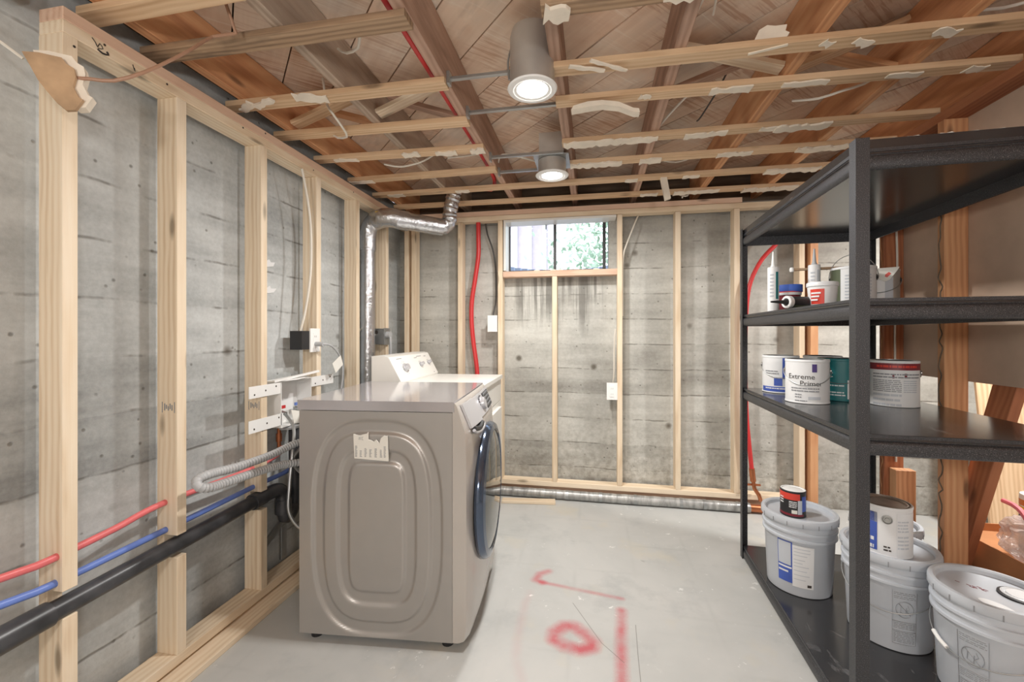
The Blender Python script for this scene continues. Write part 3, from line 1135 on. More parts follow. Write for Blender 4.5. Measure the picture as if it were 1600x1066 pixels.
# ------------------------------------------------------------------ washing machine
WR = math.radians(5.1)
was = thing('washing_machine', 'champagne front loading washing machine with embossed side panel and torn sticker', 'washing machine', (0, 0, 0))
D, W, Hs, H = .640, .681, .948, .991
# embossed side: bands pressed in and out
def emboss():
    mb = MB()
    nx, nz = 110, 150
    z0 = .035
    cx, cz, = .327, .478
    cs = [(.270, .432, 3.0, 0.0), (.224, .382, 3.4, .0), (.163, .312, 4.2, .0), (.117, .262, 6.5, .0)]
    def hgt(x, z):
        hh = 0.0
        for k, (a_, b_, p, _) in enumerate(cs):
            q = (abs((x - cx) / a_) ** p + abs((z - cz) / b_) ** p) ** (1 / p)
            d = (1 - q) * min(a_, b_)
            s_ = max(0, min(1, d / .0085 + .5))
            s_ = s_ * s_ * (3 - 2 * s_)
            hh += s_ * (1 if k % 2 == 0 else -1) * .010
        return hh
    rows = []
    for j in range(nz + 1):
        z = z0 + (Hs - z0) * j / nz
        rows.append([mb.v((D * i / nx, hgt(D * i / nx, z), z)) for i in range(nx + 1)])
    for j in range(nz):
        for i in range(nx):
            mb.face([rows[j][i], rows[j][i + 1], rows[j + 1][i + 1], rows[j + 1][i]])
    # closed back so the panel has thickness
    back = [[mb.v((x, .02, z)) for x in (0, D)] for z in (z0, Hs)]
    mb.face([back[0][0], back[1][0], back[1][1], back[0][1]])
    mb.face(rows[0][::-1] + [back[0][0], back[0][1]])
    mb.face(rows[-1] + [back[1][1], back[1][0]])
    mb.face([r[0] for r in rows] + [back[1][0], back[0][0]])
    mb.face([r[-1] for r in rows][::-1] + [back[0][1], back[1][1]])
    return mb
mb = emboss()
obj('side_panel', mb, M['champagne'], was, 0, 60)
obj('cabinet', MB().box((.004, .021, .035), (D - .004, W, Hs - .001)), M['champagne'], was)
# top slab with rounded rim
mb = MB().box((-.006, -.004, Hs + .003), (D + .008, W + .004, H))
obj('top_panel', mb, M['champagne_top'], was, .009)
# bowed front
def front():
    mb = MB()
    prof = [(.009, .986), (.016, .980), (.020, .972), (.056, .882), (.062, .86), (.066, .78), (.067, .6), (.067, .4), (.066, .2), (.064, .09), (.056, .045), (.03, .036)]
    nv = 16
    rows = []
    for x, z in prof:
        row = []
        for i in range(nv + 1):
            t_ = i / nv
            s_ = (2 * t_ - 1)
            bow = .020 * (1 - s_ * s_) - (.010 if i in (0, nv) else 0)
            k = .4 if z > .95 else 1
            row.append(mb.v((D + x + bow * k * (x / .067 + .1), W * t_, z)))
        rows.append(row)
    for A, B in zip(rows, rows[1:]):
        for i in range(nv):
            mb.face([A[i], A[i + 1], B[i + 1], B[i]])
    for e in (0, nv):
        back = [mb.v((D + .001, W * e / nv, prof[-1][1])), mb.v((D + .001, W * e / nv, prof[0][1]))]
        mb.face([r[e] for r in rows] + back)
    return mb
obj('front_panel', front(), M['champagne_front'], was, 0, 50)
# slanted control fascia pieces; local frame of the slope
def slope(t_, h_):
    """point on the fascia: t_ across, h_ down from the top edge 0..1"""
    px = .020 + .036 * h_
    x = D + px + .020 * (1 - (2 * t_ - 1) ** 2) * (px / .067 + .1)
    return Vector((x, W * t_, .972 - .09 * h_))
def fascia(name, t0, t1, h0, h1, th, mat, n=6, label=None):
    mb = MB()
    nrm = Vector((.95, 0, .3)).normalized()
    rows = []
    for k in (0, th):
        for h_ in (h0, h1):
            rows.append([mb.v(slope(t0 + (t1 - t0) * i / n, h_) + nrm * (k + .001)) for i in range(n + 1)])
    A, B, A2, B2 = rows
    for i in range(n):
        mb.face([A2[i], A2[i + 1], B2[i + 1], B2[i]])
        mb.face([A[i], A[i + 1], A2[i + 1], A2[i]])
        mb.face([B2[i], B2[i + 1], B[i + 1], B[i]])
    mb.face([A[0], A2[0], B2[0], B[0]]); mb.face([A[n], B[n], B2[n], A2[n]])
    return obj(name, mb, M[mat], was, label=label)
cp = fascia('control_panel', .34, .97, .02, .98, .005, 'silver')
dr = fascia('detergent_drawer', .06, .335, .0, 1.05, .010, 'silver')
mb = MB()
c0, c1 = slope(.10, 1.12), slope(.30, 1.12)
mb.tube([c0 + Vector((.008, 0, 0)), (c0 + c1) / 2 + Vector((.012, 0, -.012)), c1 + Vector((.008, 0, 0))], .012, 8)
obj('handle_recess', mb, M['blackpl'], dr)
mb = MB()
c0, c1 = slope(.08, 1.30), slope(.32, 1.30)
mb.tube([c0 + Vector((.004, 0, .014)), c0 + Vector((.008, .02, .002)), (c0 + c1) / 2 + Vector((.012, 0, -.004)), c1 + Vector((.008, -.02, .002)), c1 + Vector((.004, 0, .014))], .007, 8)
obj('handle_lip', mb, M['silver'], dr)
dsp = fascia('display', .66, .93, .12, .9, .008, 'blackpl')
mb = MB()
for i in range(3):
    for j in range(4):
        p = slope(.70 + .075 * i, .2 + .18 * j) + Vector((.01, 0, .003))
        mb.box(p - Vector((.002, .016, .005)), p + Vector((.001, .016, .005)))
obj('display_segment', mb, M['labelink'], dsp)
c = slope(.53, .5)
B = frame(c + Vector((.004, 0, .001)), (0, 1, 0), (.95, 0, .3))
mb = MB(); mb.M = B; mb.lathe([(.036, 0), (.036, .004), (.030, .006), (.029, .018), (.026, .021), (0, .021)], 28)
obj('dial', mb, M['silver'], was)
mb = MB(); mb.M = B
for k in range(16):
    a = 2 * PI * k / 16
    mb.box((.038 * math.cos(a) - .0028, .038 * math.sin(a) - .0028, .0), (.038 * math.cos(a) + .0028, .038 * math.sin(a) + .0028, .0032))
obj('dial_mark', mb, M['blackpl'], was)
# round door
dc = (D + .080, W / 2, .54)
door = obj('door', MB().lathe([(.0, .0), (.300, .0), (.306, .010), (.304, .022), (.294, .036), (.272, .042), (.262, .036)], 64, dc, axis='x'), M['chrome'], was)
obj('door_glass', MB().lathe([(.2635, .034), (.22, .045), (.14, .053), (0, .057)], 64, dc, axis='x'), M['darkglass'], door)
obj('door_hinge', MB().box((D + .07, W / 2 + .29, .47), (D + .09, W / 2 + .322, .61)), M['silver'], was, .004)
# seam line across the front, service flap, feet
obj('kick_flap', MB().box((D + .055, W - .22, .07), (D + .082, W - .06, .19)), M['champagne_front'], was, .006)
for x, y in ((.05, .05), (D - .03, .05), (.05, W - .05), (D - .03, W - .05)):
    obj('foot', MB().lathe([(0, 0), (.024, 0), (.024, .014), (.012, .018), (.012, .0345), (0, .0345)], 16, (x, y, 0)), M['blackpl'], was)
# torn sticker
sz0, sz1 = .715, .84
mb = MB()
top = [(.21, .835), (.235, .83), (.265, .838), (.272, .845), (.272, .815), (.284, .812), (.295, .806), (.305, .815), (.318, .80), (.325, .822), (.338, .832), (.35, .829), (.352, .833), (.356, .73)]
mb.prism([(.214, .738)] + top, -.0012, .004, 'y')
for v_ in mb.bm.verts:
    v_.co.y -= .0085
    v_.co.x += .026; v_.co.z += .022
stk = obj('sticker', mb, M['paper'], was)
mb = MB()
rs = random.Random(5)
for c_, zt_ in ((.222, .79), (.242, .772), (.262, .78), (.282, .775), (.304, .78), (.326, .775), (.342, .79)):
    z = .745
    while z < zt_:
        mb.box((c_ - .005, -.0103, z), (c_ + .005 * rs.uniform(.3, 1), -.0098, z + .0022)); z += .0046
mb.tube([(.234, -.0101, .813), (.234, -.0101, .825), (.240, -.0101, .813), (.240, -.0101, .825)], .0009, 4, False)
mb.tube([(.252, -.0101, .825), (.246, -.0101, .824), (.246, -.0101, .813), (.252, -.0101, .813)], .0009, 4, False)
for v_ in mb.bm.verts:
    v_.co.x += .026; v_.co.z += .022
obj('print_line', mb, M['labelink'], stk)
place(was, (-1.183, 1.562, 0), WR)

# ------------------------------------------------------------------ dryer behind it
dry = thing('clothes_dryer', 'white clothes dryer with back console, behind the champagne washer', 'clothes dryer', (0, 0, 0))
DD, DW, DH = .68, .69, .965
obj('cabinet', MB().box((0, 0, .02), (DD - .02, DW, DH - .026)), M['enamel'], dry, .006)
obj('top_panel', MB().box((-.0, -.004, DH - .025), (DD + .012, DW + .004, DH)), M['enamel'], dry, .009)
obj('front_panel', MB().box((DD - .019, .0, .02), (DD, DW, DH - .185)).box((DD - .019, 0, DH - .180), (DD, DW, DH - .027)), M['enamel'], dry, .005)
obj('door', MB().box((DD + .001, .1, .25), (DD + .022, DW - .1, .75)), M['enamel'], dry, .012)
for x, y in ((.05, .05), (DD - .06, .05), (.05, DW - .05), (DD - .06, DW - .05)):
    obj('foot', MB().lathe([(0, 0), (.02, 0), (.02, .0195), (0, .0195)], 14, (x, y, 0)), M['blackpl'], dry)
con = obj('console', MB().prism([(.02, DH + .0005), (.20, DH + .0005), (.205, DH + .012), (.125, DH + .158), (.10, DH + .165), (.02, DH + .165)], .0, DW, 'y'), M['enamel'], dry, .007)
sl = Vector((-.08, 0, .146)).normalized()
nr = Vector((.146, 0, .08)).normalized()
for y, hh, r_ in ((.16, .50, .030), (.44, .52, .018), (.60, .55, .016)):
    c = Vector((.205, y, DH + .012)) + sl * (hh * .1665) + nr * .001
    B = frame(c, (0, 1, 0), nr)
    mb = MB(); mb.M = B; mb.lathe([(r_, 0), (r_, .006), (r_ * .7, .008), (r_ * .62, .026), (0, .027)], 24)
    kn = obj('knob', mb, M['silver'], con)
    mb = MB(); mb.M = B
    for k in range(9):
        a = PI * .2 + PI * 1.4 * k / 8
        mb.box((r_ * 1.45 * math.cos(a) - .002, r_ * 1.45 * math.sin(a) - .002, 0), (r_ * 1.45 * math.cos(a) + .002, r_ * 1.45 * math.sin(a) + .002, .0006))
    mb.tube([(r_ * 1.25 * math.cos(PI * .9 + .12 * k), r_ * 1.25 * math.sin(PI * .9 + .12 * k), .0004) for k in range(9)], .0011, 4)
    obj('dial_mark', mb, M['labelink'], con)
mb = MB()
for y, hh, L_ in ((.13, .93, .08), (.40, .88, .05), (.47, .93, .09), (.62, .08, .02), (.585, .9, .04)):
    c = Vector((.205, y, DH + .012)) + sl * (hh * .16) + nr * .0008
    mb.M = frame(c, (0, 1, 0), nr)
    mb.box((-L_ / 2, -.0018, 0), (L_ / 2, .0018, .0006))
obj('print_line', mb, M['labelink'], con)
place(dry, (-1.305, 2.330, 0), math.radians(2.6))

# ------------------------------------------------------------------ dryer vent duct
du = thing('vent_duct', 'shiny silver dryer vent duct with foil joints rising in the left corner', 'duct', (-1.565, 2.78, .9))
obj('duct_pipe', MB().tube([(-1.562, 2.78, .75), (-1.562, 2.78, 1.93)], .049, 28, False), M['foil'], du)
mb = MB()
arc = [(-1.562, 2.78, 1.86), (-1.562, 2.78, 1.945), (-1.55, 2.778, 2.01), (-1.51, 2.772, 2.055), (-1.45, 2.765, 2.072)]
obj('duct_elbow', MB().tube(arc, .058, 28, True, .025), M['foil'], du)
obj('duct_elbow', MB().tube([(-1.50, 2.771, 2.058), (-1.43, 2.765, 2.074), (-1.37, 2.775, 2.072), (-1.33, 2.79, 2.062)], .066, 28, True, .03), M['foil'], du)
obj('duct_pipe', MB().tube([(-1.37, 2.775, 2.065), (-1.08, 2.985, 2.045)], .061, 28, False), M['foil'], du)
crk = lambda i, n: 1 + .07 * math.sin(i * 2.4) + .03 * math.sin(i * 5.1)
obj('flexible_end', MB().tube([(-1.11, 2.965, 2.047), (-1.07, 2.99, 2.05), (-1.035, 3.0, 2.09), (-1.025, 2.995, 2.17), (-.99, 2.99, 2.3)], .052, 24, True, .012, crk), M['foil'], du)
obj('foil_wrap', MB().tube([(-1.562, 2.78, 1.85), (-1.562, 2.78, 1.93)], .055, 24, True, .01, crk), M['foil'], du)
obj('foil_wrap', MB().tube([(-1.35, 2.785, 2.064), (-1.28, 2.832, 2.059)], .067, 24, True, .01, crk), M['foil'], du)
mb = MB(); mb.M = frame((-1.489, 2.735, 2.07), (1, 0, .3), (0, -1, 0))
mb.box((-.022, -.02, -.03), (.022, .02, .0215)); obj('duct_label', mb, M['maroon'], du)
mb = MB(); mb.M = frame((-1.444, 2.73, 2.085), (1, 0, .1), (0, -1, 0))
mb.box((-.02, -.02, -.03), (.02, .02, .0215)); obj('duct_label', mb, M['yellow'], du)

# ------------------------------------------------------------------ outlet box of the washer
ob = thing('washer_outlet_box', 'open white plastic washer outlet box with mounting tabs nailed to studs', 'outlet box', (XL, 1.95, .8))
y0, y1, zt_, zb_ = 1.845, 2.075, 1.027, .80
obj('tray', MB().box((XL - .085, y0, zb_), (XL - .081, y1, zt_)).box((XL - .081, y0, zb_), (XL + .006, y0 + .004, zt_)).box((XL - .081, y1 - .004, zb_), (XL + .006, y1, zt_))
    .box((XL - .081, y0 + .004, zt_ - .004), (XL + .006, y1 - .004, zt_)).box((XL - .081, y0 + .004, zb_), (XL + .006, y1 - .004, zb_ + .004)), M['white'], ob, .001)
for (ya, yb, za, zb2) in ((1.648, 1.842, .971, 1.025), (1.646, 1.86, .815, .872), (2.078, 2.273, .975, 1.028)):
    tb = obj('mounting_tab', MB().box((XL + .002, ya, za), (XL + .006, yb, zb2)), M['white'], ob, .0012)
    mb = MB()
    for k in range(3):
        mb.lathe([(0, .001), (.004, .001), (.0045, 0)], 8, (XL + .006, ya + .03 + (yb - ya - .06) * k / 2, (za + zb2) / 2 + .012 * (k - 1)), axis='x')
    obj('nail_head', mb, M['screw'], tb)
for y, m in ((1.90, 'red'), (2.02, 'blue')):
    vv_ = obj('valve', MB().tube([(XL - .05, y, .80), (XL - .05, y, .875)], .011, 12, False).tube([(XL - .05, y, .87), (XL - .01, y, .86)], .010, 12, False), M['zinc'], ob)
    obj('valve_handle', MB().box((XL - .04, y - .022, .885), (XL - .03, y + .022, .90)), M[m], vv_, .003)
obj('supply_stub', MB().tube([(XL - .05, 1.90, .66), (XL - .05, 1.90, .80)], .009, 12, False).lathe([(0, -.02), (.014, -.02), (.014, .02), (0, .02)], 12, (XL - .05, 1.90, .74)), M['copper'], ob)
obj('drain_collar', MB().lathe([(.0, 0), (.055, 0), (.06, .012), (.045, .02), (0, .02)], 24, (XL - .04, 1.95, .778)), M['greyhose'], ob)
tagp = MB()
tagp.M = frame((XL + .01, 1.99, .845), (.2, 1, .2), (1, 0, .3))
tagp.prism([(-.06, -.03), (.0, -.045), (.06, -.02), (.05, .03), (-.01, .02), (-.05, .04)], 0, .002)
obj('paper_tag', tagp, M['paper'], ob)
mb = MB(); mb.prism([(-.05, 0), (.09, .0), (.12, .09), (.03, .10), (-.04, .05)], 0, .006)
mb.M = Matrix.Identity(4)
for v_ in mb.bm.verts:
    v_.co = Vector((XL - .055 + v_.co.y, 1.87 + v_.co.x * 1.3, 1.030 + v_.co.z + v_.co.x * .05))
tag(obj('cover_plate', mb, M['white']), 'loose white plastic cover lying on top of the washer outlet box', 'cover')
mb = MB(); mb.M = frame((XL + .03, 1.93, 1.048), (.25, 1, .12), (0, 0, 1))
mb.box((-.13, -.008, -.005), (.13, .008, .005))
tag(obj('trim_strip', mb, M['white'], None, .002), 'thin white plastic trim strip laid across the washer outlet box', 'trim strip')

# supply and drain lines on the left wall
def pipe(name, pts, r, mat, label, cat, n=12, step=.03, group=None, rfun=None):
    return tag(obj(name, MB().tube(pts, r, n, True, step, rfun), M[mat]), label, cat, group)
pipe('water_pipe', [(-1.575, .3, .645), (-1.55, .72, .622), (-1.535, .90, .612), (-1.525, .952, .614), (-1.535, 1.13, .624), (-1.556, 1.318, .637), (-1.548, 1.724, .638), (-1.552, 1.9, .66), (-1.552, 1.92, .69)],
     .011, 'redp', 'pale red water pipe threaded through the left studs', 'water pipe')
pipe('water_pipe', [(-1.575, .3, .575), (-1.55, .72, .553), (-1.535, .90, .54), (-1.53, .952, .538), (-1.54, 1.13, .537), (-1.553, 1.318, .536), (-1.546, 1.724, .552), (-1.555, 2.0, .56), (-1.56, 2.02, .66), (-1.555, 2.02, .80)],
     .011, 'blue', 'blue water pipe threaded through the left studs', 'water pipe')
dp = thing('drain_pipe', 'black plastic drain pipe sloping through notches in the left studs', 'drain pipe', (-1.53, 1.2, .44))
ps, pe = Vector((-1.528, -.3, .405)), Vector((-1.53, 1.86, .497))
def at(y):
    k = (y - ps.y) / (pe.y - ps.y)
    return ps.lerp(pe, k)
obj('pipe', MB().tube([at(-.3), at(1.82)], .0295, 28, False), M['abs'], dp)
obj('coupling', MB().tube([at(.80), at(.955)], .036, 28, False), M['abs'], dp)
obj('elbow', MB().tube([at(1.70), at(1.765)], .0365, 28, False).tube([at(1.74), at(1.82), at(1.862) + Vector((.004, 0, -.008)), at(1.885) + Vector((.008, 0, -.035)), at(1.888) + Vector((.01, 0, -.09))], .0335, 24, True, .012), M['abs'], dp)
obj('trap', MB().tube([at(1.888) + Vector((.01, 0, -.06)), at(1.888) + Vector((.01, 0, -.13))], .038, 24, False)
    .tube([at(1.888) + Vector((.01, 0, -.1)), at(1.9) + Vector((.008, .0, -.155)), at(1.95) + Vector((0, 0, -.17)), at(1.99) + Vector((-.01, 0, -.14)), at(2.0) + Vector((-.01, 0, -.08)), at(2.0) + Vector((-.01, 0, .27))], .031, 24, True, .02), M['abs'], dp)
cor = lambda i, n: 1 + (.10 if i % 2 else -.08)
pipe('drain_hose', [(-1.30, 2.0, .80), (-1.345, 1.90, .755), (-1.40, 1.80, .735), (-1.425, 1.688, .715), (-1.425, 1.509, .718), (-1.43, 1.38, .728), (-1.425, 1.325, .722), (-1.405, 1.318, .703), (-1.40, 1.36, .688),
                    (-1.40, 1.446, .682), (-1.40, 1.612, .673), (-1.385, 1.74, .662), (-1.33, 1.83, .645), (-1.28, 1.87, .60), (-1.25, 1.88, .52)],
     .0165, 'greyhose', 'grey corrugated drain hose looped beside the champagne washer', 'hose', 12, .006, None, cor)
pipe('supply_hose', [(-1.52, 1.90, .86), (-1.44, 1.86, .80), (-1.40, 1.80, .70), (-1.385, 1.76, .55), (-1.37, 1.74, .44), (-1.32, 1.76, .36), (-1.24, 1.80, .34)], .0075, 'zinc', 'thin grey braided supply hose curving low behind the washer', 'hose', 10, .012)
pipe('supply_hose', [(-1.52, 2.02, .86), (-1.43, 1.92, .81), (-1.385, 1.86, .73), (-1.40, 1.80, .66), (-1.36, 1.84, .58), (-1.26, 1.88, .56)], .0075, 'zinc', 'thin grey braided supply hose beneath the outlet box tray', 'hose', 10, .012)
mb = MB().box((-1.60, 1.78, .24), (-1.56, 2.2, .275))
br = thing('support_bracket', 'grey angled metal support bracket low behind the washer', 'bracket', (-1.58, 1.95, .1))
lumber('strut', (-1.575, 1.89, .262), (.24, .035, .012), M['zinc'], br, (0, 1, .55), (1, 0, 0))
lumber('post', (-1.575, 1.955, .185), (.17, .04, .014), M['zinc'], br, (0, 0, 1), (1, 0, 0))

# ------------------------------------------------------------------ boxes and cables on the walls
so = thing('wall_outlet', 'white wall outlet on black box, beside the washer outlet box', 'electrical outlet', (XL, 2.1, 1.17))
obj('back_box', MB().box((XL - .075, 2.01, 1.178), (XL - .004, 2.108, 1.278)), M['blackpl'], so, .004)
pl = obj('cover_plate', MB().box((XL - .003, 2.070, 1.163), (XL + .004, 2.150, 1.292)), M['white'], so, .002)
obj('receptacle', MB().box((XL + .004, 2.093, 1.185), (XL + .0065, 2.127, 1.270)), M['white'], pl, .001)
obj('socket_slot', MB().box((XL + .0065, 2.102, 1.243), (XL + .007, 2.104, 1.253)).box((XL + .0065, 2.114, 1.243), (XL + .007, 2.116, 1.253)), M['ink'], pl)
cd = thing('power_cord', 'grey washer power cord plugged into the white outlet', 'power cord', (-1.46, 2.15, 1.2))
obj('plug', MB().tube([(XL + .007, 2.11, 1.207), (XL + .05, 2.115, 1.205)], .0125, 12, False), M['greyhose'], cd)
obj('cord', MB().tube([(XL + .045, 2.115, 1.205), (XL + .06, 2.14, 1.204), (XL + .06, 2.2, 1.18), (XL + .055, 2.27, 1.12), (XL + .05, 2.30, 1.03), (XL + .04, 2.30, .93), (XL + .03, 2.28, .8)], .0055, 10), M['greyhose'], cd)
mb = MB(); mb.M = frame((XL + .058, 2.235, 1.09), (.1, .7, .6), (1, .1, .2))
mb.prism([(-.045, -.03), (.03, -.035), (.05, .02), (-.03, .03)], 0, .0015)
obj('paper_tag', mb, M['paper'], cd)
pipe('cable', [(XL + .004, 2.0, 2.13), (XL + .004, 2.02, 2.07), (XL + .004, 2.045, 1.985), (XL + .004, 2.07, 1.858), (XL + .004, 2.076, 1.69), (XL + .004, 2.064, 1.545), (XL - .01, 2.045, 1.38), (XL - .03, 2.03, 1.27)],
     .0062, 'cable', 'white cable running down the left stud to the black outlet box', 'cable', 8)
pt = thing('dryer_outlet', 'grey metal dryer receptacle box with round plug beside the duct', 'electrical outlet', (-1.52, 2.93, 1.18))
obj('back_box', MB().box((-1.575, 2.885, 1.186), (-1.49, 2.945, 1.302)), M['zinc'], pt, .003)
obj('knockout', MB().lathe([(0, .0), (.014, .0), (.014, .002), (0, .002)], 16, (-1.552, 2.882, 1.275), axis='y'), M['ink'], pt)
obj('cover_plate', MB().box((-1.489, 2.872, 1.183), (-1.484, 2.96, 1.305)), M['zinc'], pt, .002)
obj('plug', MB().tube([(-1.484, 2.915, 1.255), (-1.455, 2.915, 1.255)], .026, 18, False).tube([(-1.46, 2.915, 1.24), (-1.455, 2.915, 1.19), (-1.46, 2.92, .98)], .009, 10), M['greyhose'], pt)
pipe('cable', [(-1.62, 2.6, 1.36), (-1.61, 2.68, 1.325), (-1.6, 2.79, 1.275), (-1.565, 2.884, 1.255)], .0075, 'cable', 'white cable feeding the grey dryer receptacle box', 'cable', 8)
sb = thing('switch_box', 'blank white cover plate left of the window below the black cable', 'switch plate', (-.785, YB, 1.28))
obj('back_box', MB().box((-.812, YB + .002, 1.29), (-.742, YB + .06, 1.40)), M['blackpl'], sb, .003)
obj('cover_plate', MB().box((-.824, YB - .006, 1.28), (-.745, YB + .001, 1.411)), M['white'], sb, .002)
pipe('cable', [(-.86, 3.40, 2.165), (-.845, 3.40, 2.08), (-.80, 3.40, 1.95), (-.775, 3.395, 1.8), (-.77, 3.39, 1.55), (-.785, 3.37, 1.44), (-.79, 3.36, 1.395)], .006, 'darkcable', 'dark cable dropping to the blank white cover plate', 'cable', 8)
bo = thing('wall_outlet', 'white wall outlet low on the stud right of the window', 'electrical outlet', (.147, YB, .76))
obj('back_box', MB().box((.115, YB + .002, .775), (.182, YB + .06, .88)), M['blackpl'], bo, .003)
pl = obj('cover_plate', MB().box((.107, YB - .006, .763), (.186, YB + .001, .892)), M['white'], bo, .002)
obj('receptacle', MB().box((.130, YB - .009, .785), (.163, YB - .006, .870)), M['white'], pl, .001)
mb = MB()
for z in (.848, .806):
    for x in (.139, .152):
        mb.box((x, YB - .0096, z - .006), (x + .002, YB - .009, z + .006))
obj('socket_slot', mb, M['labelink'], pl)
pipe('cable', [(.155, YB + .04, .88), (.162, YB + .02, .98), (.163, YB + .02, 1.15), (.172, YB + .01, 1.3)], .0055, 'cable', 'white cable rising from the outlet right of the window', 'cable', 8)
pipe('cable', [(.345, YB + .07, 2.17), (.315, YB + .03, 2.1), (.25, YB + .01, 1.93), (.232, YB + .02, 1.86), (.228, YB + .05, 1.7), (.228, YB + .05, 1.4)], .0055, 'cable', 'white cable slanting to the stud right of the window', 'cable', 8)
pipe('water_pipe', [(-.915, 3.375, 2.20), (-.914, 3.375, 2.05), (-.915, 3.375, 1.9), (-.94, 3.375, 1.72), (-.968, 3.375, 1.54), (-.972, 3.375, 1.38), (-.957, 3.375, 1.2), (-.925, 3.375, .95), (-.915, 3.375, .6), (-.92, 3.375, .12)],
     .0185, 'red', 'red water pipe bowing down the back wall left of the window', 'water pipe', 14)
rp = thing('water_pipe', 'red water pipe curving down behind the far shelving post', 'water pipe', (1.1, 3.29, .2))
obj('pipe', MB().tube([(1.32, 3.285, 2.02), (1.281, 3.285, 1.911), (1.178, 3.285, 1.793), (1.103, 3.285, 1.636), (1.075, 3.285, 1.454), (1.065, 3.285, 1.1), (1.073, 3.285, .724), (1.09, 3.285, .496), (1.112, 3.285, .27)], .0145, 14, True, .04), M['red'], rp)
obj('fitting', MB().tube([(1.108, 3.285, .31), (1.118, 3.285, .22)], .019, 12, False).tube([(1.118, 3.285, .23), (1.125, 3.28, .17), (1.15, 3.27, .13), (1.16, 3.27, .09)], .013, 10)
    .tube([(1.075, 3.285, .195), (1.165, 3.285, .195)], .008, 8, False), M['copper'], rp)

ip = thing('insulated_pipe', 'foil wrapped pipe lying on the floor along the back wall', 'pipe', (.2, 3.27, 0))
obj('wrap', MB().tube([(-1.1, 3.272, .036), (-.5, 3.275, .036), (.2, 3.27, .036), (.7, 3.272, .036), (1.09, 3.268, .036)], .034, 20, True, .03, lambda i, n: 1 + .03 * math.sin(i * 1.9)), M['wrap'], ip)
for x in (-.2, .05, .3, .62, .78, 1.0, 1.06):
    obj('wrap_band', MB().tube([(x, 3.272, .036), (x + .022, 3.272, .036)], .0362, 20, False), M['zinc'], ip)
obj('copper_end', MB().tube([(1.09, 3.268, .036), (1.22, 3.262, .036)], .027, 18, False), M['copper'], ip)
tag(lumber('board_offcut', (-.47, 3.165, .0105), (.40, .07, .019), M['pine'], None, (1, .11, 0), (0, 0, 1)), 'short pale board offcut on the floor before the foil wrapped pipe', 'board')

# ------------------------------------------------------------------ ceiling wires, red pipe, hanging chunk
pipe('water_pipe', [(-.665, .6, 2.345), (-.66, 1.2, 2.345), (-.655, 1.7, 2.342), (-.655, 2.3, 2.342), (-.66, 2.7, 2.342), (-.67, 2.9, 2.33), (-.72, 3.02, 2.31), (-.8, 3.0, 2.325)], .0135, 'red', 'dark red water pipe strapped along a ceiling joist', 'water pipe')
pipe('cable', [(-1.41, .928, 1.965), (-1.37, .95, 1.97), (-1.33, .978, 1.977), (-1.28, 1.02, 2.02), (-1.262, 1.09, 2.10), (-1.245, 1.15, 2.175), (-1.235, 1.205, 2.245), (-1.16, 1.212, 2.25), (-1.152, 1.205, 2.262), (-1.16, 1.16, 2.36), (-1.2, 1.15, 2.48)],
     .005, 'browncable', 'thin brown wire running from the hanging chunk to the joists', 'cable', 8)
pipe('cable', [(-1.60, .62, 2.16), (-1.53, .78, 2.055), (-1.47, .865, 1.985)], .004, 'cable', 'thin pale wire reaching the hanging chunk from the left edge', 'cable', 6)
ch = thing('hanging_chunk', 'broken white and tan chunk of ceiling board hanging on wires at upper left', 'debris', (-1.42, .9, 1.9))
mb = MB(); mb.M = frame((-1.425, .90, 1.955), (.75, .62, 0), (0, 0, 1))
fr_ = [(-.062, .045), (-.03, .052), (.02, .052), (.03, .038), (.046, .03), (.05, .008), (.044, -.02), (.056, -.046), (.066, -.05), (.05, -.082), (.03, -.088), (.008, -.07), (-.012, -.045), (-.03, -.02), (-.045, .012)]
mb.prism([(x * .92, z) for x, z in fr_], -.006, .006, 'y')
obj('paper_face', mb, M['tileback'], ch, .002)
mb = MB(); mb.M = frame((-1.425, .90, 1.958), (.75, .62, 0), (0, 0, 1)) @ Matrix.Translation((.016, .0195, .013))
mb.prism([(x * .92, z) for x, z in fr_], -.013, .02, 'y')
obj('gypsum_core', mb, M['tile'], ch, .003)
fm = thing('foam_lumps', 'crusty beige foam lumps on the top left concrete edge', 'foam', (-1.6, .85, 2.25))
rs = random.Random(8)
mb = MB()
for k in range(26):
    p = Vector((-1.60 + rs.uniform(-.02, .02), .62 + k * .0125, 2.30 - k * .0028 + rs.uniform(-.02, .02)))
    bmesh.ops.create_icosphere(mb.bm, subdivisions=2, radius=rs.uniform(.012, .026), matrix=Matrix.Translation(p) @ Matrix.Diagonal((1, rs.uniform(.8, 1.5), rs.uniform(.7, 1.2), 1)))
o = obj('foam', mb, M['foam'], fm); o['kind'] = 'stuff'
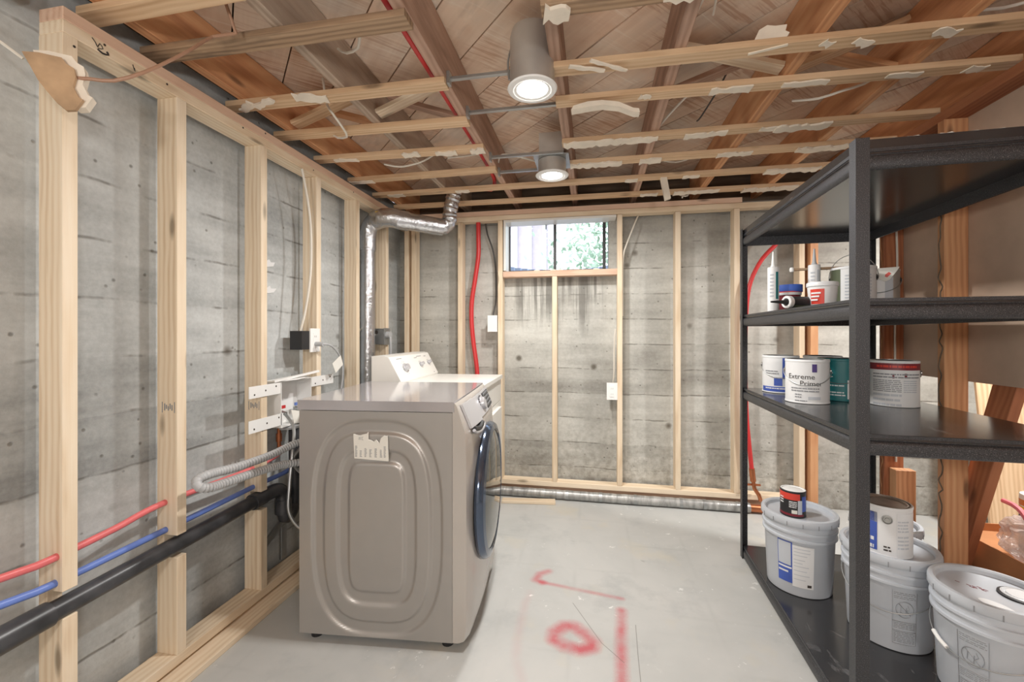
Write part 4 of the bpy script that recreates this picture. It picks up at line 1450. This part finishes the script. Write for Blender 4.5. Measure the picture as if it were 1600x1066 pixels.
for pts, lab in (
        ([(.345, 1.30, 2.47), (.37, 1.42, 2.42), (.36, 1.50, 2.37), (.33, 1.555, 2.33)], 'white cable end dangling between joists near the ceiling front'),
        ([(.375, 1.28, 2.46), (.40, 1.46, 2.40), (.405, 1.56, 2.35)], 'second thin cable end dangling beside the white one near the front'),
        ([(.60, 1.99, 2.46), (.50, 2.0, 2.39), (.43, 2.08, 2.36), (.35, 2.25, 2.33), (.30, 2.4, 2.3)], 'white cable hanging past the third strip near mid ceiling'),
        ([(.61, 1.99, 2.47), (.56, 2.06, 2.37), (.53, 2.25, 2.34), (.53, 2.34, 2.36)], 'dark thin cable hanging behind the white one mid ceiling'),
        ([(1.20, 2.02, 2.40), (1.17, 2.0, 2.34), (1.12, 2.03, 2.31), (1.05, 2.05, 2.30), (.98, 2.10, 2.30), (.9, 2.16, 2.33)], 'white cable looping below the right joists above the shelving'),
        ([(1.62, 1.55, 2.36), (1.5, 1.62, 2.345), (1.36, 1.72, 2.36), (1.27, 1.76, 2.40)], 'white cable crossing under the dark right corner of the ceiling'),
        ([(-1.24, 1.80, 2.46), (-1.22, 1.80, 2.34), (-1.19, 1.80, 2.29), (-1.175, 1.86, 2.25), (-1.19, 1.92, 2.235), (-1.26, 1.95, 2.25), (-1.30, 1.97, 2.28)], 'white cable looping below the joists near the left plate'),
        ([(-1.25, 2.42, 2.30), (-1.15, 2.44, 2.285), (-1.0, 2.42, 2.30), (-.85, 2.36, 2.34)], 'white cable sagging between strips above the washer'),
        ([(-.86, 2.47, 2.33), (-.72, 2.45, 2.325), (-.60, 2.45, 2.34)], 'short white cable sagging beside the red ceiling pipe'),
        ([(.36, 2.72, 2.34), (.5, 2.74, 2.31), (.66, 2.72, 2.34), (.9, 2.7, 2.345), (1.15, 2.69, 2.335)], 'pale cable stretched across the far right joists'),
        ([(-.83, 1.42, 2.35), (-.86, 1.46, 2.33), (-.93, 1.50, 2.345), (-.98, 1.52, 2.38)], 'stub of white cable hooked through the second joist'),
        ([(-.58, 2.62, 2.34), (-.53, 2.5, 2.335), (-.42, 2.55, 2.33), (-.31, 2.6, 2.31)], 'white cable running to the far can light'),
        ([(.63, 3.30, 2.28), (.66, 3.27, 2.26), (.69, 3.30, 2.28), (.66, 3.3, 2.30), (.64, 3.27, 2.25)], 'small white knotted cable above the back plate')):
    pipe('cable', pts, .0055 if 'thin' not in lab else .004, 'darkcable' if lab.startswith('dark') else 'cable', lab, 'cable', 7)

# ------------------------------------------------------------------ black shelving
RX, RY, RA = .783, 1.462, math.radians(-2.2)
RL, RW, RH, PW = 1.17, .645, 1.853, .037
rack = thing('shelving_unit', 'tall black steel shelving unit with four shelves of paint cans and buckets', 'shelving')
def post(x, y, sx, sy):
    t_ = .0025
    mb = MB()
    mb.prism([(x, y), (x + sx * PW, y), (x + sx * PW, y + sy * t_), (x + sx * t_, y + sy * t_), (x + sx * t_, y + sy * PW), (x, y + sy * PW)], 0, RH)
    p = obj('post', mb, M['rack'], rack, .0007)
    return p
for x, sx in ((0, 1), (RW, -1)):
    for y, sy in ((0, 1), (RL, -1)):
        post(x, y, sx, sy)
def beam(mb_dir, fixed, lo, hi, z, sgn):
    """stepped rail, outer face towards sgn; z is its top lip"""
    pr = [(0, 0), (.010, .0), (.010, -.010), (.004, -.012), (.004, -.019), (.012, -.022), (.015, -.030), (.015, -.050), (.012, -.060), (.004, -.064), (.0, -.062)]
    mb = MB()
    mb.prism([(fixed + sgn * a, z + b) for a, b in pr], lo, hi, 'y' if mb_dir == 'y' else 'x')
    return mb
for k, (z, proud) in enumerate(((.066, 0), (.957, 0), (1.369, 0), (1.822, .028))):
    inset = .016
    mb = MB().box((inset - .004, inset - .004, z - .016), (RW - inset + .004, RL - inset + .004, z + .0005 + proud))
    sh_ = obj('shelf', mb, M['deck'], rack, .001)
    t_ = .0027
    for nm_, m_ in (('beam', beam('y', t_ + .0165, t_, RL - t_, z, -1)), ('beam', beam('y', RW - t_ - .0165, t_, RL - t_, z, 1))):
        obj(nm_, m_, M['rack'], sh_, 0, 50)
    for fx, sg in ((t_ + .0165, -1), (RL - t_ - .0165, 1)):
        pr = [(0, 0), (.010, .0), (.010, -.010), (.004, -.012), (.004, -.019), (.012, -.022), (.015, -.030), (.015, -.050), (.012, -.060), (.004, -.064), (.0, -.062)]
        mb = MB().prism([(fx + sg * a, z + b) for a, b in pr], t_ + .017, RW - t_ - .017, 'x')
        obj('beam', mb, M['rack'], sh_, 0, 50)
    if proud:
        rs = random.Random(4)
        for n_ in range(9):                                  # ragged shreds of white film along the front edge
            x = .04 + n_ * .066 + rs.uniform(-.01, .01)
            k_ = rs.uniform(.5, 1.1)
            mb = MB().prism([(x - .03, 0), (x + .035, 0), (x + .030, .003 * k_), (x + .012, .002), (x + .004, .006 * k_), (x - .01, .003), (x - .024, .0045 * k_)], .013, .03, 'y')
            for v_ in mb.bm.verts:
                v_.co.z += z - .002 + proud
            obj('film_shred', mb, M['paper'], sh_)
place(rack, (RX, RY, 0), RA)

# ------------------------------------------------------------------ paint cans
def lines_on(mb, r, a0, a1, z0, z1, dz, seed=1, th=.0011, fill=.75):
    rs = random.Random(seed)
    z = z1
    while z > z0:
        a = a0
        while a < a1 - .03:
            b = min(a1, a + rs.uniform(.05, .25) * fill * 1.6)
            mb.patch(r, a, b, z - dz * .45, z, 3, th)
            a = b + .03
        z -= dz


def paint_can(label, loc, rz, style, r=.084, h=.192, bail='front', group='paint cans on the middle shelf', lid='tin'):
    """gallon can; local -y is the face with the front label"""
    t = thing('paint_can', label, 'paint can', (0, 0, 0), 0, group)
    n = 40
    obj('body', MB().lathe([(0, .004), (r - .004, .004), (r - .003, 0), (r, .002), (r, .006), (r - .0015, .008), (r - .0015, h - .012), (r, h - .010), (r, h - .003), (r - .002, h)], n), M[style.get('body', 'label')], t)
    ld = obj('lid', MB().lathe([(r - .002, h - .0005), (r - .007, h - .0005), (r - .008, h - .007), (r - .012, h - .007), (r - .013, h - .002), (r - .018, h - .001), (r - .022, h - .006), (0, h - .006)], n), M[lid], t)
    f = -PI / 2
    for a0, a1, z0, z1, m in style.get('patches', ()):
        obj('label_patch', MB().patch(r - .0014, f + a0, f + a1, z0 * h, z1 * h, max(6, int((a1 - a0) / .12)), .0009), M[m], t)
    for k, (a0, a1, z0, z1, dz, m) in enumerate(style.get('lines', ())):
        mb = MB()
        lines_on(mb, r - .0014, f + a0, f + a1, z0 * h, z1 * h, dz, k + 3, .0014)
        obj('print_line', mb, M[m], t)
    for s_, size, a, z, m in style.get('text', ()):
        text_on_cylinder('lettering', s_, size, r + .0003, f + a, z * h, M[m], t)
    if bail:
        for sgn in (-1, 1):
            obj('ear', MB().lathe([(0, .006), (.008, .006), (.014, .003), (.016, 0)], 14, (sgn * 0 + 0, 0, 0), axis='x') if False else
                _ear(r, sgn, h), M['tin'] if style.get('ear') != 'black' else M['blackpl'], t)
        pts = []
        for i in range(13):
            a = PI * i / 12
            x = -(r + .005) * math.cos(a)
            k = math.sin(a)
            if bail == 'front':
                pts.append((x, -(r + .004) * k * (1.0 if k < 1 else 1) - .0, h * .74 - .062 * k))
            elif bail == 'up':
                pts.append((x, -.03 * k, h * .74 + .105 * k))
            else:
                pts.append((x, (r + .004) * k, h * .74 - .06 * k))
        obj('bail_handle', MB().tube(pts, .0016, 6, True, .02), M['zinc'], t)
    return place(t, loc, rz)


def _ear(r, sgn, h):
    mb = MB()
    mb.lathe([(0, .005), (.007, .005), (.0075, .002), (.012, .002), (.014, 0)], 14, (0, 0, 0), axis='x')
    for v_ in mb.bm.verts:
        v_.co = Vector((sgn * (r - .0012 + v_.co.x), v_.co.y, v_.co.z + h * .74))
    return mb


def face_cam(x, y):
    """rotation that turns local -y towards the room"""
    return math.atan2(y - 0, x - 0) - PI / 2


Z3 = .958
primer = dict(body='label', patches=((-.05, .42, .26, .36, 'lip'), (.18, .42, .72, .92, 'purple')), lines=((-.75, .55, .30, .36, .011, 'labelink'), (-.55, -.25, .12, .22, .011, 'labelink'), (-.55, .0, .06, .08, .01, 'labelink')),
              text=(('Extreme', .031, -.28, .56, 'ink'), ('Primer', .031, .20, .41, 'ink')))
primer['patches'] = ((.22, .44, .72, .90, 'purple'), (.05, .62, .10, .17, 'lip'))
pc = paint_can('white paint can lettered Extreme Primer with wire handle on the middle shelf', (.945, 2.125, Z3), face_cam(.945, 2.125), primer)
obj('emblem', MB().patch(.0834, -PI / 2 + .27, -PI / 2 + .39, .76 * .192, .82 * .192, 4, .0014), M['label'], pc)
obj('emblem', MB().patch(.0834, -PI / 2 + .30, -PI / 2 + .36, .82 * .192, .86 * .192, 4, .0014), M['label'], pc)
bluew = dict(body='label', patches=((.1, 1.0, .40, .96, 'labelblue'), (-1.2, 1.2, .04, .17, 'labelblue'), (-.35, .1, .2, .4, 'labelblue')), lines=((-.9, -.1, .5, .6, .012, 'labelink'), (-.9, 1, .08, .14, .012, 'label')))
paint_can('blue and white paint can at the far left of the middle shelf', (.972, 2.468, Z3), face_cam(.972, 2.468), bluew)
teal = dict(body='teal', patches=((.35, .9, .06, .5, 'label'),), lines=((-.9, .25, .12, .22, .012, 'label'), (-.9, .2, .34, .38, .012, 'label')), text=(('C', .032, -.40, .56, 'label'),))
paint_can('teal paint can standing behind the near shelving post', (1.130, 2.235, Z3), face_cam(1.130, 2.235), teal)
mar = dict(body='label', patches=((-1.9, 1.9, .80, .945, 'maroon'), (-.05, .03, .62, .72, 'maroon'), (.42, .52, .63, .73, 'maroon')), lines=((-.9, 1.2, .64, .72, .012, 'labelink'), (-.9, .30, .32, .58, .0075, 'labelink'), (-.9, .30, .05, .28, .02, 'lip'), (.38, 1.0, .3, .58, .009, 'lip'), (-.7, 1., .85, .90, .02, 'redprint')))
paint_can('white paint can with maroon top band right of the near post', (1.268, 2.10, Z3), face_cam(1.268, 2.10), mar, bail='back')
paint_can('paint can with dark lid behind the Extreme Primer can', (1.17, 2.47, Z3), face_cam(1.15, 2.47), dict(body='label', patches=((-.8, .5, .1, .6, 'labelblue'),)), lid='blackpl', bail='back')

Z2 = 1.370
olive = plain('olive_can', rgb(92, 100, 78), .35, .3, speck=.1); M['olive'] = olive
gcan = dict(body='label', patches=((-2.6, -.42, .03, .95, 'olive'),), lines=((-.2, 1.0, .15, .8, .014, 'lip'),), ear='black')
paint_can('silver and olive paint can with raised wire handle on second shelf', (1.162, 2.19, Z2), face_cam(1.16, 2.19) - .15, gcan, bail='up', group='paint cans on the second shelf')
tcan = dict(body='galv', patches=((-.55, .35, .03, .95, 'label'), (.35, .75, .03, .95, 'lip')), lines=((-.45, -.05, .2, .8, .02, 'lip'),), ear='black')
pcan = paint_can('silver paint can under a folded paper near the right wall', (1.325, 2.31, Z2), face_cam(1.325, 2.31), tcan, group='paint cans on the second shelf')
fp = thing('folded_paper', 'folded white and teal paper lying over a silver paint can', 'paper', (1.325, 2.31, 1.56))
mb = MB(); a = face_cam(1.325, 2.31)
mb.M = Matrix.Translation((1.325, 2.31, 1.5605)) @ Matrix.Rotation(a, 4, 'Z')
mb.prism([(-.095, .05), (-.07, .09), (.065, .088), (.072, -.05), (-.085, -.06)], 0, .002)
obj('sheet', mb, M['teal'], fp)
mb = MB(); mb.M = Matrix.Translation((1.325, 2.31, 1.5625)) @ Matrix.Rotation(a, 4, 'Z')
mb.prism([(-.09, .0), (.078, .0), (.07, -.016), (.045, -.055), (.03, -.062), (-.03, -.03)], -.086, -.0845, 'y')
fl = obj('hanging_flap', mb, M['paper'], fp)
mb = MB(); mb.M = Matrix.Translation((1.325, 2.31, 1.5625)) @ Matrix.Rotation(a, 4, 'Z')
mb.prism([(.03, -.03), (.042, -.02), (.05, -.028), (.036, -.045), (.028, -.04)], -.0868, -.0862, 'y')
obj('printed_mark', mb, M['redprint'], fl)

# caulk tubes
def caulk(label, loc, rot, m='label', noz='white', ink='ink', accent='teal'):
    t = thing('caulk_tube', label, 'caulk tube', (0, 0, 0), 0)
    obj('barrel', MB().lathe([(0, 0), (.0245, 0), (.0245, .21), (.0235, .214), (.012, .216), (0, .216)], 24), M[m], t)
    obj('nozzle', MB().lathe([(.012, .2165), (.011, .222), (.0085, .226), (.0035, .29), (0, .291)], 14), M[noz], t)
    mb = MB(); lines_on(mb, .0244, -PI / 2 - .6, -PI / 2 + .1, .07, .18, .017, 5, .001)
    obj('print_line', mb, M['lip'], t)
    obj('label_patch', MB().patch(.0244, -PI / 2 + .45, -PI / 2 + .95, .06, .19, 5, .0008), M[accent], t)
    t.location = loc
    t.rotation_euler = rot
    return t
caulk('white caulk tube standing upright at far left of the second shelf', (.862, 2.27, Z2), (0, 0, face_cam(.86, 2.27)))
caulk('white and grey caulk tube standing between white tub and olive can', (1.02, 2.225, Z2), (0, 0, face_cam(1.02, 2.22)), 'label', 'greyhose', 'ink', 'lip')
ly = caulk('dark caulk tube lying on its side with black nozzle over the edge', (0, 0, 0), (0, 0, 0), 'blackpl', 'blackpl', 'label', 'olive')
ly.rotation_euler = (math.radians(90), 0, math.radians(-68))
ly.location = (1.005, 2.07, Z2 + .0265)
obj('end_cap', MB().lathe([(.0247, .196), (.0262, .198), (.0262, .214), (.024, .2165), (.0165, .2165), (.0165, .214)], 24), M['label'], ly).matrix_parent_inverse = Matrix.Identity(4)

tp = thing('plastic_tub', 'white plastic tub with red label near the shelf edge', 'tub', (0, 0, 0))
obj('body', MB().lathe([(0, 0), (.044, 0), (.046, .003), (.053, .088), (.053, .09)], 32), M['label'], tp)
obj('lid', MB().lathe([(.0535, .0905), (.0565, .0905), (.0565, .104), (.054, .108), (.050, .108), (.048, .105), (0, .105)], 32), M['lipwhite'], tp)
lb = MB()
for i in range(8):
    a0, a1 = -PI / 2 - .9 + i * .13, -PI / 2 - .9 + (i + 1) * .13
    r0, r1 = .0478, .0527
    q = [lb.v((r_ * math.cos(a_), r_ * math.sin(a_), z_)) for a_, r_, z_ in ((a0, r0, .016), (a1, r0, .016), (a1, r1, .078), (a0, r1, .078))]
    lb.face(q)
obj('label_patch', lb, M['redprint'], tp)
mb = MB()
for i in range(3):
    mb.patch(.0515, -PI / 2 - .8, -PI / 2 - .8 + .5 + .1 * i, .03 + .014 * i, .037 + .014 * i, 5, .0016)
obj('print_line', mb, M['label'], tp)
place(tp, (.952, 2.03 - .02, Z2), face_cam(.95, 2.01))
rt = thing('plastic_tub', 'small dark red tub beneath the roll of blue tape', 'tub', (0, 0, 0))
obj('body', MB().lathe([(0, 0), (.046, 0), (.052, .08), (.052, .082)], 32), M['maroon'], rt)
obj('lid', MB().lathe([(.0525, .082), (.0555, .082), (.0555, .094), (.053, .098), (0, .098)], 32), M['lipwhite'], rt)
obj('label_patch', MB().patch(.0553, 0, 2 * PI, .0945, .0995, 32, .0006), M['redprint'], rt)
place(rt, (.955, 2.335, Z2), 0)
tag(obj('tape_roll', MB().lathe([(.038, 1.4675), (.055, 1.4675), (.0555, 1.4685), (.0555, 1.502), (.055, 1.503), (.038, 1.503), (.038, 1.4675)], 36, (.96, 2.335, 0)), M['tape']), 'roll of blue painters tape lying on the dark red tub', 'tape')
bk = thing('small_bottle', 'small dark bottle with pale blue label beside the olive paint can', 'bottle', (1.075, 2.33, Z2))
obj('body', MB().lathe([(0, 0), (.027, 0), (.03, .004), (.03, .135), (.02, .15), (.012, .155), (.012, .172), (0, .172)], 24, (1.075, 2.33, Z2)), M['blackpl'], bk)
obj('label_patch', MB().patch(.0298, -PI, 0, Z2 + .07, Z2 + .13, 12, .0009, (1.075, 2.33)), M['label'], bk)
bh = thing('stir_stick', 'round wooden stick with white tip resting on the olive paint can', 'stick', (1.0, 2.25, 1.57))
a_, b_ = Vector((.952, 2.29, 1.573)), Vector((1.20, 2.20, 1.5665))
obj('handle', MB().tube([a_, b_], .0065, 10, False), M['oldstrip'], bh)
obj('tip', MB().lathe([(0, -.012), (.008, -.01), (.0105, 0), (.008, .01), (0, .012)], 14, tuple(a_)), M['white'], bh)

# ------------------------------------------------------------------ buckets
def bucket(label, loc, rz, spout=False, body='lip', h=.355, s=1.0, warn=False, bail=True, lab=None):
    t = thing('bucket', label, 'bucket', (0, 0, 0), 0, 'paint buckets on the bottom shelf')
    n = 48
    rb, rt_ = .131 * s, .146 * s
    def R(z):
        return rb + (rt_ - rb) * z / h
    k = h / .355
    prof = [(0, 0), (rb - .006, 0), (rb - .001, .003), (rb, .008), (R(.25 * k), .25 * k)]
    for z in (.252, .285):
        z *= k
        prof += [(R(z) + .001, z), (R(z) + .009, z + .002), (R(z) + .009, z + .010), (R(z) + .002, z + .012)]
    prof += [(R(.318 * k), .318 * k), (R(.33 * k), .328 * k)]
    obj('body', MB().lathe(prof, n), M[body], t)
    obj('lid', MB().lathe([(rt_ - .002, h - .032), (rt_ + .007, h - .034), (rt_ + .0105, h - .028), (rt_ + .0105, h - .006), (rt_ + .008, h), (rt_ - .004, h + .001), (rt_ - .010, h - .004), (rt_ - .013, h - .016), (rt_ - .018, h - .018), (0, h - .018)], n), M[body], t)
    mb = MB()
    for i in range(16):
        a = 2 * PI * i / 16 + .1
        B = Matrix.Rotation(a, 4, 'Z')
        mb.M = B
        mb.box((rt_ + .0095, -.0015, h - .033), (rt_ + .0118, .0015, h - .014))
    obj('lid_slit', mb, M['labelink'], t)
    if spout:
        obj('spout_cap', MB().lathe([(.046, h - .0178), (.046, h - .010), (.041, h - .008), (.037, h - .014), (.034, h - .014), (.033, h - .009), (0, h - .008)], 32, (.045, .055, 0)), M['lipwhite'], t)
        obj('spout_ring', MB().lathe([(.0465, h - .0178), (.0535, h - .0178), (.053, h - .013), (.0465, h - .012)], 32, (.045, .055, 0)), M['blackpl'], t)
        mb = MB(); mb.M = Matrix.Translation((.0, -.05, h - .0176)) @ Matrix.Diagonal((1.9, 1, 1, 1)); mb.lathe([(0, .0004), (.022, .0004), (.022, 0)], 24, (.02, -.03, 0))
        obj('paint_blot', mb, M['label'], t)
        rs = random.Random(2)
        mb = MB()
        for _ in range(9):
            x, y = -.06 + rs.uniform(-.03, .04), -.01 + rs.uniform(-.012, .012)
            mb.box((x, y, h - .0178), (x + .012, y + .003, h - .0174))
        obj('print_line', mb, M['maroon'], t)
    f = -PI / 2
    if warn:
        a0, a1 = f - .1 + warn, f + .42 + warn
        def cr(z): return R(z)
        def wrap(mb, th):
            for v_ in mb.bm.verts:
                a, z = v_.co.x, v_.co.z
                r_ = R(z) + v_.co.y
                v_.co = Vector((r_ * math.cos(a), r_ * math.sin(a), z))
        mb = MB()
        for (p, q) in (((a0, .035), (a0, .235)), ((a1, .035), (a1, .235)), ((a0, .035), (a1, .035)), ((a0, .12), (a1, .12)), ((a0, .085), (a1, .085))):
            mb.tube([(p[0] + (q[0] - p[0]) * i / 8, .0004, p[1] + (q[1] - p[1]) * i / 8) for i in range(9)], .0016, 4, False)
        mc = (a0 + a1) / 2
        mb.tube([(mc + .19 * math.cos(2 * PI * i / 28), .0004, .168 + .030 * math.sin(2 * PI * i / 28)) for i in range(29)], .0022, 4, False)
        mb.tube([(mc - .135, .0004, .189), (mc + .135, .0004, .147)], .002, 4, False)
        mb.tube([(mc - .08, .0004, .18), (mc - .09, .0004, .155), (mc + .02, .0004, .15), (mc + .03, .0004, .175)], .0016, 4, False)
        mb.tube([(mc + .06, .0004, .185), (mc + .10, .0004, .172), (mc + .05, .0004, .165)], .0016, 4, False)
        rs = random.Random(9)
        for z in (.228, .222, .214, .208, .112, .106, .100, .094, .078, .072, .066, .060, .054, .048, .042):
            a = a0 + .03
            while a < a1 - .06:
                b = min(a + rs.uniform(.04, .16), a1 - .03)
                mb.box((a, 0, z), (b, .0007, z + .0022)); a = b + .02
        wrap(mb, 0)
        obj('warning_print', mb, M['labelink'], t)
    if lab:
        mb = MB()
        def curved(a0, a1, z0, z1, th, m, name):
            mb = MB()
            for i in range(9):
                pass
            n_ = 10
            rows = []
            for z in (z0, z1):
                rows.append([mb.v(((R(z) + th) * math.cos(a0 + (a1 - a0) * i / n_), (R(z) + th) * math.sin(a0 + (a1 - a0) * i / n_), z)) for i in range(n_ + 1)])
            for i in range(n_):
                mb.face([rows[0][i], rows[0][i + 1], rows[1][i + 1], rows[1][i]])
            return obj(name, mb, M[m], t)
        curved(f - .62, f - .18, .055, .245, .0008, 'labelblue', 'label_patch')
        curved(f - .18, f + .42, .045, .235, .0008, 'label', 'label_patch')
        curved(f - .60, f - .2, .12, .128, .0014, 'label', 'print_line')
        curved(f - .60, f - .22, .135, .24, .0012, 'lip', 'label_patch')
        curved(f - .60, f - .3, .10, .108, .0014, 'label', 'print_line')
        curved(f + .24, f + .36, .052, .064, .0014, 'ink', 'print_line')
        rs = random.Random(6)
        for z in (.22, .205, .19, .17, .155, .14, .12, .1, .08):
            curved(f - .14, f + .1 + rs.uniform(0, .26), z, z + .003, .0013, 'lip', 'print_line')
    if bail:
        hz = .235 * k
        for sgn in (-1, 1):
            mb = MB()
            mb.lathe([(0, .012), (.010, .012), (.014, .006), (.016, 0)], 14, (0, 0, 0), axis='x')
            for v_ in mb.bm.verts:
                v_.co = Vector((sgn * (R(hz) - .001 + v_.co.x), v_.co.y, v_.co.z + hz))
            obj('ear', mb, M[body], t)
        pts = []
        for i in range(17):
            a = PI * i / 16
            q = math.sin(a)
            pts.append((-(R(hz) + .008) * math.cos(a), -(R(hz) + .008) * q, hz - .085 * q))
        wire = obj('bail_handle', MB().tube(pts, .0018, 6, True, .03), M['zinc'], t)
        if bail == 'grip':
            g = [Vector(p) for p in pts[4:7]]
            obj('grip', MB().tube(g, .0065, 10, True, .02), M['white'], wire)
    return place(t, loc, rz)


ZBm = .067
bA = bucket('grey bucket with blue and white label at the shelf\'s far end', (.972, 2.265, ZBm), face_cam(.972, 2.265), lab=True, bail=False)
# stretched clear tape over its rim
bB = bucket('grey bucket with printed warning carrying a white paint can', (1.168, 1.965, ZBm), face_cam(1.168, 1.965) - .1, warn=.28, bail=True)
bC = bucket('grey bucket with spout cap lid nearest the camera', (1.300, 1.681, ZBm), face_cam(1.300, 1.681) - .35, True, 'lip', warn=-.12, bail='grip')
bD = bucket('grey bucket with pale lid half hidden behind the white paint can', (1.338, 2.275, ZBm), face_cam(1.338, 2.275), h=.325, s=.84, bail=False)

quart = thing('paint_can', 'small red and black paint can on the far grey bucket', 'paint can', (0, 0, 0), 0)
r, h = .053, .122
obj('body', MB().lathe([(0, .003), (r - .003, .003), (r - .002, 0), (r, .002), (r, .006), (r - .001, .008), (r - .001, h - .01), (r, h - .008), (r, h - .002), (r - .002, h)], 36), M['blackpl'], quart)
obj('lid', MB().lathe([(r - .002, h - .0005), (r - .006, h - .0005), (r - .007, h - .006), (r - .012, h - .003), (0, h - .003)], 36), M['white'], quart)
f = -PI / 2
obj('label_patch', MB().patch(r - .0012, f - 2, f + .55, .082, .112, 24, .0009), M['redprint'], quart)
obj('label_patch', MB().patch(r - .0012, f - 2, f + .9, .008, .018, 24, .0009), M['maroon'], quart)
obj('label_patch', MB().patch(r - .0012, f + .38, f + .75, .018, .082, 6, .0009), M['lip'], quart)
obj('label_patch', MB().patch(r - .0012, f + .75, f + 1.3, .030, .10, 6, .0009), M['labelblue'], quart)
mb = MB(); lines_on(mb, r - .001, f - .3, f + .3, .05, .075, .008, 2, .001)
lines_on(mb, r - .001, f - 1.2, f - .8, .06, .09, .012, 2, .001)
obj('print_line', mb, M['label'], quart)
obj('label_patch', MB().patch(r - .001, f - .1, f + .33, .020, .036, 6, .0012), M['paper'], quart)
place(quart, (.938, 2.245, ZBm + .355 - .0178), face_cam(.938, 2.245))

wc = dict(body='label', patches=((-1.1, -.28, .10, .86, 'labelblue'), (.42, 1.4, .04, .9, 'lipwhite'), (-1.1, -.28, .66, .86, 'lip')), lines=((.46, .95, .55, .75, .012, 'lip'), (-.05, .22, .12, .22, .012, 'ink'), (.46, .95, .2, .45, .014, 'lip'), (-.8, -.4, .15, .35, .03, 'label')))
wcan = paint_can('white and blue paint can with rusty lid on a grey bucket', (1.146, 1.948, ZBm + .355 - .0178), face_cam(1.146, 1.948), wc, bail=None, group=None, lid='tin')
M['rust'] = plain('rusty_lid', rgb(150, 132, 118), .35, .5, speck=.3)
for c_ in wcan.children:
    if c_.name.startswith('lid'):
        c_.data.materials[0] = M['rust']
mb = MB()
a = -PI / 2 + .08
mb.lathe([(0, .005), (.007, .005), (.008, .002), (.012, .002), (.014, .0045), (.0165, .004), (.017, 0)], 18, (0, 0, 0), axis='x')
for v_ in mb.bm.verts:
    q = Vector((.083 + v_.co.x, v_.co.y, v_.co.z + .145))
    v_.co = Matrix.Rotation(a, 4, 'Z') @ q
o = link('ear', finish(mb.bm), M['tin'], None)
o.parent = wcan

# ------------------------------------------------------------------ things beyond the open studs
bx = thing('cardboard_box', 'open orange brown cardboard box on the floor beyond the right studs', 'box', (1.87, 2.1, 0))
obj('side_wall', MB().box((1.66, 1.84, 0), (1.665, 2.42, .36)).box((2.105, 1.84, 0), (2.11, 2.42, .36)).box((1.665, 1.84, 0), (2.105, 1.845, .36)).box((1.665, 2.415, 0), (2.105, 2.42, .36)), M['cardboard'], bx)
obj('inner_layer', MB().box((1.666, 1.846, .0), (2.104, 2.414, .325)), M['cardboard'], bx)
mb = MB(); mb.M = frame((1.665, 1.95, .355), (0, 1, .25), (-.6, 0, 1)); mb.box((-.12, -.0, -.002), (.3, .12, .002))
obj('flap', MB().prism([(1.86, .36), (2.4, .36), (2.36, .46), (1.94, .50)], 2.106, 2.11, 'x'), M['cardboard'], bx)
bagt = thing('plastic_bag', 'crumpled clear plastic bag with pink strip beyond the right studs', 'bag', (1.74, 2.05, .33))
mb = MB()
bmesh.ops.create_icosphere(mb.bm, subdivisions=4, radius=1, matrix=Matrix.Identity(4))
from mathutils import noise as mnoise
for v_ in mb.bm.verts:
    p = v_.co.copy()
    d = 1 + .28 * mnoise.noise(p * 2.1) + .12 * mnoise.noise(p * 5.3)
    z = p.z * d
    v_.co = Vector((1.745 + .085 * p.x * d, 2.03 + .155 * p.y * d, .425 + max(-.098, .105 * z)))
obj('bag_film', mb, M['bag'], bagt)
obj('zip_strip', MB().tube([(1.70, 2.15, .56), (1.70, 2.08, .55), (1.69, 2.0, .48), (1.68, 1.93, .40)], .010, 8), M['pinkstrip'], bagt)
for k, z in enumerate((.327, .451)):
    q = thing('spray_can', ('lower' if k == 0 else 'upper') + ' yellow banded can of the two stacked beyond the right studs', 'can', (1.865, 2.2, z))
    obj('body', MB().lathe([(0, 0), (.053, 0), (.054, .003), (.054, .117), (.052, .122), (0, .122)], 30, (1.865, 2.2, z)), M['paper'], q)
    obj('label_patch', MB().patch(.0538, 0, 2 * PI, z + .045, z + .07, 30, .0008, (1.865, 2.2)), M['yellow'], q)
    obj('label_patch', MB().patch(.0538, 0, 2 * PI, z + .075, z + .10, 30, .0008, (1.865, 2.2)), M['orange' if k else 'blackpl'], q)
    obj('label_patch', MB().patch(.0538, 0, 2 * PI, z + .008, z + .03, 30, .0008, (1.865, 2.2)), M['blackpl'], q)
lumber_ply = lumber('plywood_sheet', (2.66, 3.02, .58), (1.15, .76, .018), M['strip'], None, (0, .12, 1), (0, 1, -.12))
tag(lumber_ply, 'pale plywood sheet leaning in the space beyond the right studs', 'plywood')
